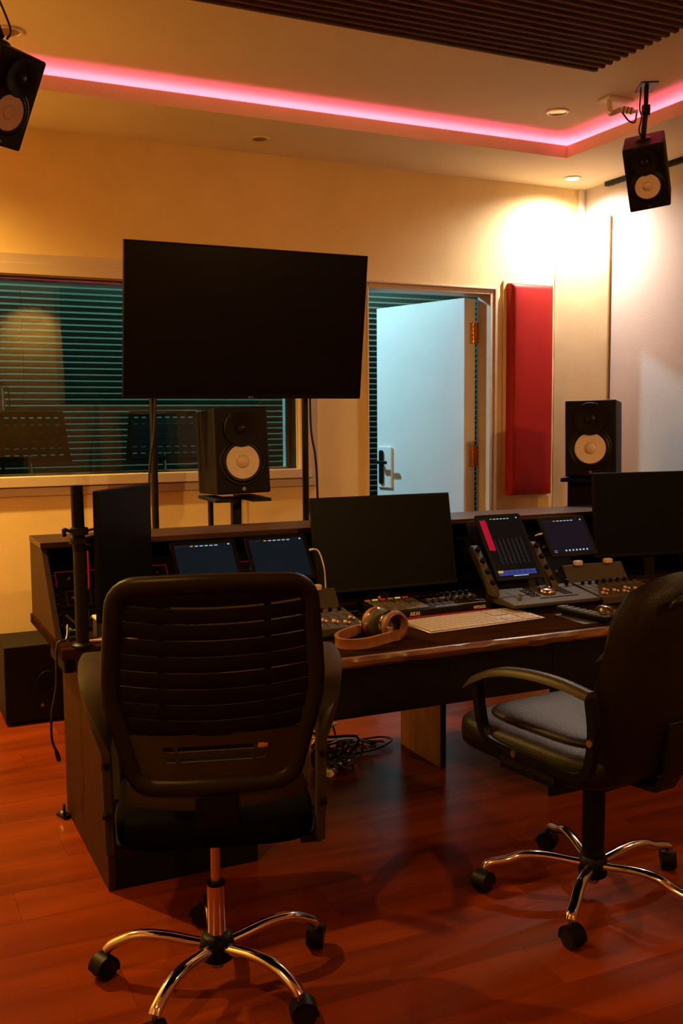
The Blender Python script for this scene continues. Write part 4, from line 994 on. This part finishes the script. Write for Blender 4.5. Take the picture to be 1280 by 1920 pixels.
for j in range(nz):
    for i in range(nx):
        f = (j*n1+i, j*n1+i+1, (j+1)*n1+i+1, (j+1)*n1+i); fs.append(f); fs.append(tuple(N_+p_ for p_ in reversed(f)))
q.add(vs, fs).build('backrest', M_LEATHER, c2, smooth=80)
q = MB().tube([(-.10, -.355, .955), (-.09, -.372, .975), (0, -.380, .982), (.09, -.372, .975), (.10, -.355, .955)], .011, 10, smooth=5).build('back_grip', M_LEATHER, c2, smooth=60)
MB().sweep([(0, -.10, .41), (0, -.26, .42), (0, -.295, .48), (0, -.300, .62)], [(-.04, -.009), (.04, -.009), (.04, .009), (-.04, .009)]).build('back_bracket', M_BLACKMETAL, c2, bevel=.002)
for sx in (-1, 1):
    top_p = catmull([(sx*.288, .265, .632), (sx*.288, .20, .674), (sx*.288, .10, .715), (sx*.288, -.02, .733), (sx*.286, -.14, .735), (sx*.283, -.25, .722)], 5)
    arm = MB().sweep(top_p, [(-.024, -.010), (-.020, .004), (-.010, .012), (.010, .012), (.020, .004), (.024, -.010), (0, -.016)], scales=[min(1, .35+.16*k) for k in range(len(top_p))]).build('armrest', M_CHAIRL, c2, smooth=60)
    low = catmull([(sx*.288, .205, .672), (sx*.288, .190, .58), (sx*.286, .170, .520), (sx*.285, .12, .497), (sx*.284, -.05, .490), (sx*.283, -.19, .487), (sx*.283, -.245, .52), (sx*.283, -.262, .62), (sx*.283, -.250, .715)], 5)
    MB().sweep(low, [(-.014, -.012), (.014, -.012), (.014, .012), (-.014, .012)]).build('arm_frame', M_BLACK, arm, smooth=60)
    for yy, zz in ((.03, .490), (-.262, .60)): MB().cyl((sx*.296, yy, zz), (sx*.302, yy, zz), .010, n=12).build('bolt', M_STEEL, arm)
    MB().box(min(sx*.16, sx*.285), max(sx*.16, sx*.285), -.12, .10, .43, .445).box(min(sx*.27, sx*.285), max(sx*.27, sx*.285), -.12, .10, .43, .485).build('arm_bracket', M_BLACKMETAL, arm)

# ================================================================== SUBWOOFER AND FLOOR CABLES
sb = thing('subwoofer', 'black subwoofer box on the floor beside the desk left end', 'subwoofer', (.70, 4.88, 0))
MB().box(-.17, .17, 0, .345, .018, .388).build('cabinet', M_SPK, sb, bevel=.004)
for x, y in ((-.13, .04), (.13, .04), (-.13, .30), (.13, .30)): MB().cyl((x, y, 0), (x, y, .018), .018, n=16).build('foot', M_RUB, sb)
FMs = T(.03, 0, .205) @ RX(90)
MB().lathe([(.052, -.001), (.050, .004), (.044, .004), (.036, -.012), (.034, -.03)], 32, FMs, caps=False).build('bass_port', M_RUB, sb, smooth=60)
MB().cyl((.0, 0, .09), (.0, -.003, .09), .008, n=16).build('emblem', M_STEEL, sb)
# live room: music stands, microphone
def music_stand(label, loc, rz, tilt=18, w=.50, h=.34):
    t = thing('music_stand', label, 'music stand', loc, rz, 'music stands in the live room')
    M = T(0, 0, 1.20) @ RX(-tilt)
    q = MB(); xs = [-w/2+.0]; cols, rows = 8, 6; hw_, hh_ = .030, .011
    gx = [(-w/2+.055+k*(w-.11)/(cols-1)) for k in range(cols)]; gz = [.045+k*(h-.09)/(rows-1) for k in range(rows)]
    bx = [-w/2] + [v for g in gx for v in (g-hw_/2, g+hw_/2)] + [w/2]; bz = [0] + [v for g in gz for v in (g-hh_/2, g+hh_/2)] + [h]
    vs = [(x*(1-.10*(z/h)), 0, z) for z in bz for x in bx]; n1 = len(bx); mm = len(vs); vs += [(x, .002, z) for x, y, z in vs]; fs = []
    for j in range(len(bz)-1):
        for i in range(n1-1):
            a_, b_, c_, d_ = j*n1+i, j*n1+i+1, (j+1)*n1+i+1, (j+1)*n1+i
            if i % 2 == 1 and j % 2 == 1: fs += [(a_, b_, mm+b_, mm+a_), (b_, c_, mm+c_, mm+b_), (c_, d_, mm+d_, mm+c_), (d_, a_, mm+a_, mm+d_)]
            else: fs += [(a_, b_, c_, d_), (mm+d_, mm+c_, mm+b_, mm+a_)]
    nr = len(bz)
    for i in range(n1-1): fs += [(i, mm+i, mm+i+1, i+1), ((nr-1)*n1+i, (nr-1)*n1+i+1, mm+(nr-1)*n1+i+1, mm+(nr-1)*n1+i)]
    q.add(vs, fs, M).build('desk_plate', M_BLACKMETAL, t, smooth=0)
    MB().box(-w/2, w/2, -.05, .002, -.003, 0, M).box(-w/2, w/2, -.052, -.049, -.003, .018, M).build('ledge', M_BLACKMETAL, t)
    MB().box(-w*.45, w*.45, -.006, .006, h-.003, h+.003, M).build('top_rim', M_STEEL, t)
    MB().cyl((0, .02, .12), (0, .02, 1.25), .011, n=14).build('pole', M_STEEL, t)
    MB().cyl((0, .02, .62), (0, .02, .66), .018, n=14).build('pole_collar', M_BLACK, t)
    for k in range(3): a_ = rad(90+120*k); MB().cyl((0, .02, .16), (.28*math.cos(a_), .02+.28*math.sin(a_), .010), .009, n=10).build('leg', M_BLACKMETAL, t)
a = PY(60, 812, 6.5); music_stand('perforated black music stand behind the window, leftmost', (.915, 6.5, .0), rad(0))
music_stand('perforated black music stand behind the window below the television', (1.76, 6.45, .0), rad(-14))
for ob in [o for o in col.objects if o.name.startswith('music_stand')]: ob.location.z = 0
mc = thing('microphone', 'silver studio microphone on a stand behind the window glass', 'microphone', (.80, 6.95, 0))
MB().lathe([(.024, 1.50), (.026, 1.52), (.026, 1.60)], 24, caps=True).build('body', M_STEEL, mc); MB().lathe([(.026, 1.603), (.027, 1.66), (.020, 1.69), (.0001, 1.695)], 24, caps=False).build('grille', M_ALU, mc, smooth=50)
MB().tube([(.055*math.cos(rad(k*20)), -.0, 1.60+.095*math.sin(rad(k*20))+.02) for k in range(0, 10)] + [(-.055, 0, 1.52), (0, 0, 1.47), (.055, 0, 1.52)], .004, 8, closed=True).build('shock_mount', M_BLACK, mc)
MB().cyl((0, .0, .03), (0, 0, 1.47), .010, n=14).build('stand_tube', M_BLACKMETAL, mc); MB().lathe([(.14, 0), (.14, .02), (.02, .03)], 28).build('stand_base', M_BLACKMETAL, mc)
MB().cyl((0, 0, 1.47), (0, 0, 1.50), .014, n=14).build('mount_joint', M_BLACK, mc)

# cables below the desk
rnd = random.Random(11)
base = PZ(655, 1425, 0)
def coil(label, c, r0, r1, turns, z, thick, mt, lead=None, sq=.6):
    t = thing('floor_cable', label, 'cable', (c[0], c[1], 0), 0, 'tangled cables below the desk'); pts = []
    n = int(turns*10)
    for k in range(n+1):
        a_ = 2*math.pi*k/10+z; r = r0+(r1-r0)*k/n+.02*math.sin(k*1.7)
        pts.append((r*math.cos(a_), r*sq*math.sin(a_), thick+.004+z*.02*abs(math.sin(k*.9))+.010*(k/n)))
    if lead: pts += lead
    pts = [(p_[0], p_[1], max(p_[2], thick)) for p_ in pts]
    cs = MB().tube(pts, thick, 8, smooth=4).build('cord', mt, t, smooth=70)
    p0 = Vector(pts[0]); MB().cyl(p0, p0+Vector((.03, .008, .002)), thick*1.6, n=10).build('plug', M_RUB if mt is M_CABLE else M_STEEL, t)
coil('outer loop of black cable on the floor left of the support panel', (base.x+.08, base.y+.10), .10, .17, 2.3, .5, .005, M_CABLE, [(-.05, .10, .03), (-.10, .15, .25), (-.06, .17, .42)])
coil('wide flat coil of thin black cable below the desk', (base.x-.02, base.y+.04), .06, .15, 3.2, 1.2, .0045, M_CABLE)
coil('tight coil of black cable at the front of the tangle', (base.x-.10, base.y-.12), .03, .075, 4, 2.0, .0055, M_CABLE, sq=.9)
coil('black cable rising from the tangle to the desk underside', (base.x-.10, base.y+.02), .05, .10, 1.8, 2.8, .005, M_CABLE, [(-.02, .06, .08), (.0, .09, .30), (.01, .10, .43)])
coil('small loop of grey cable in the middle of the tangle', (base.x+.0, base.y-.03), .03, .06, 1.5, 3.6, .004, mat('cable_grey', (.16, .14, .11), .4))
coil('pale cable looping at the back of the tangle', (base.x-.06, base.y+.24), .04, .09, 1.3, 4.2, .0045, M_CABLEW, [(-.10, .05, .05), (-.12, .06, .25), (-.12, .06, .42)])
coil('thick black cable hanging in front of the tangle', (base.x-.12, base.y-.05), .04, .11, 1.2, 5.0, .006, M_CABLE, [(-.06, .05, .15), (-.05, .06, .42)])
ps = thing('power_strip', 'pale power strip lying among the cables below the desk', 'power strip', (base.x-.08, base.y-.06, 0), rad(40))
MB().box(-.13, .13, -.025, .025, 0, .03).build('body', M_WHITE, ps, bevel=.004)
for k in range(4): MB().box(-.10+.055*k, -.065+.055*k, -.017, .017, .030, .034).build('socket', M_CHARC, ps)
hc = thing('hanging_cable', 'black cable hanging over the desk left end with a plug at its tip', 'cable', (.545, 3.5, 0))
p1 = PY(150, 1150, 3.45); pts = [Vector((.60, 3.52, SLZ+.06)), Vector((.585, 3.47, SLZ+.02)), Vector((.552, 3.46, SLZ+.004)), Vector((.545, 3.46, .55)), PY(97, 1340, 3.47), PY(97, 1385, 3.5), PY(105, 1408, 3.5)]
o_ = Vector(hc.location); MB().tube([p_-o_ for p_ in pts], .0045, 8, smooth=8).build('cord', M_CABLE, hc)
MB().tube([PY(104, 1405, 3.5)-o_, PY(108, 1417, 3.5)-o_, PY(111, 1427, 3.5)-o_], .0085, 8, scales=[.6, 1, .8]).build('plug', M_RUB, hc)
fc = thing('floor_clip', 'small black cable clip on the floor at the desk side panel', 'cable clip', (.588, 3.66, 0), rad(20))
MB().box(-.016, .016, -.03, .03, 0, .014).build('base', M_RUB, fc, bevel=.003); MB().tube([(-.012, -.02, .012), (-.012, -.02, .035), (.0, 0, .045), (.01, .015, .012)], .005, 8, smooth=5).build('loop', M_BLACK, fc); MB().cyl((0, -.01, .014), (-.02, -.02, .030), .006, n=10).build('pin', M_STEEL, fc)
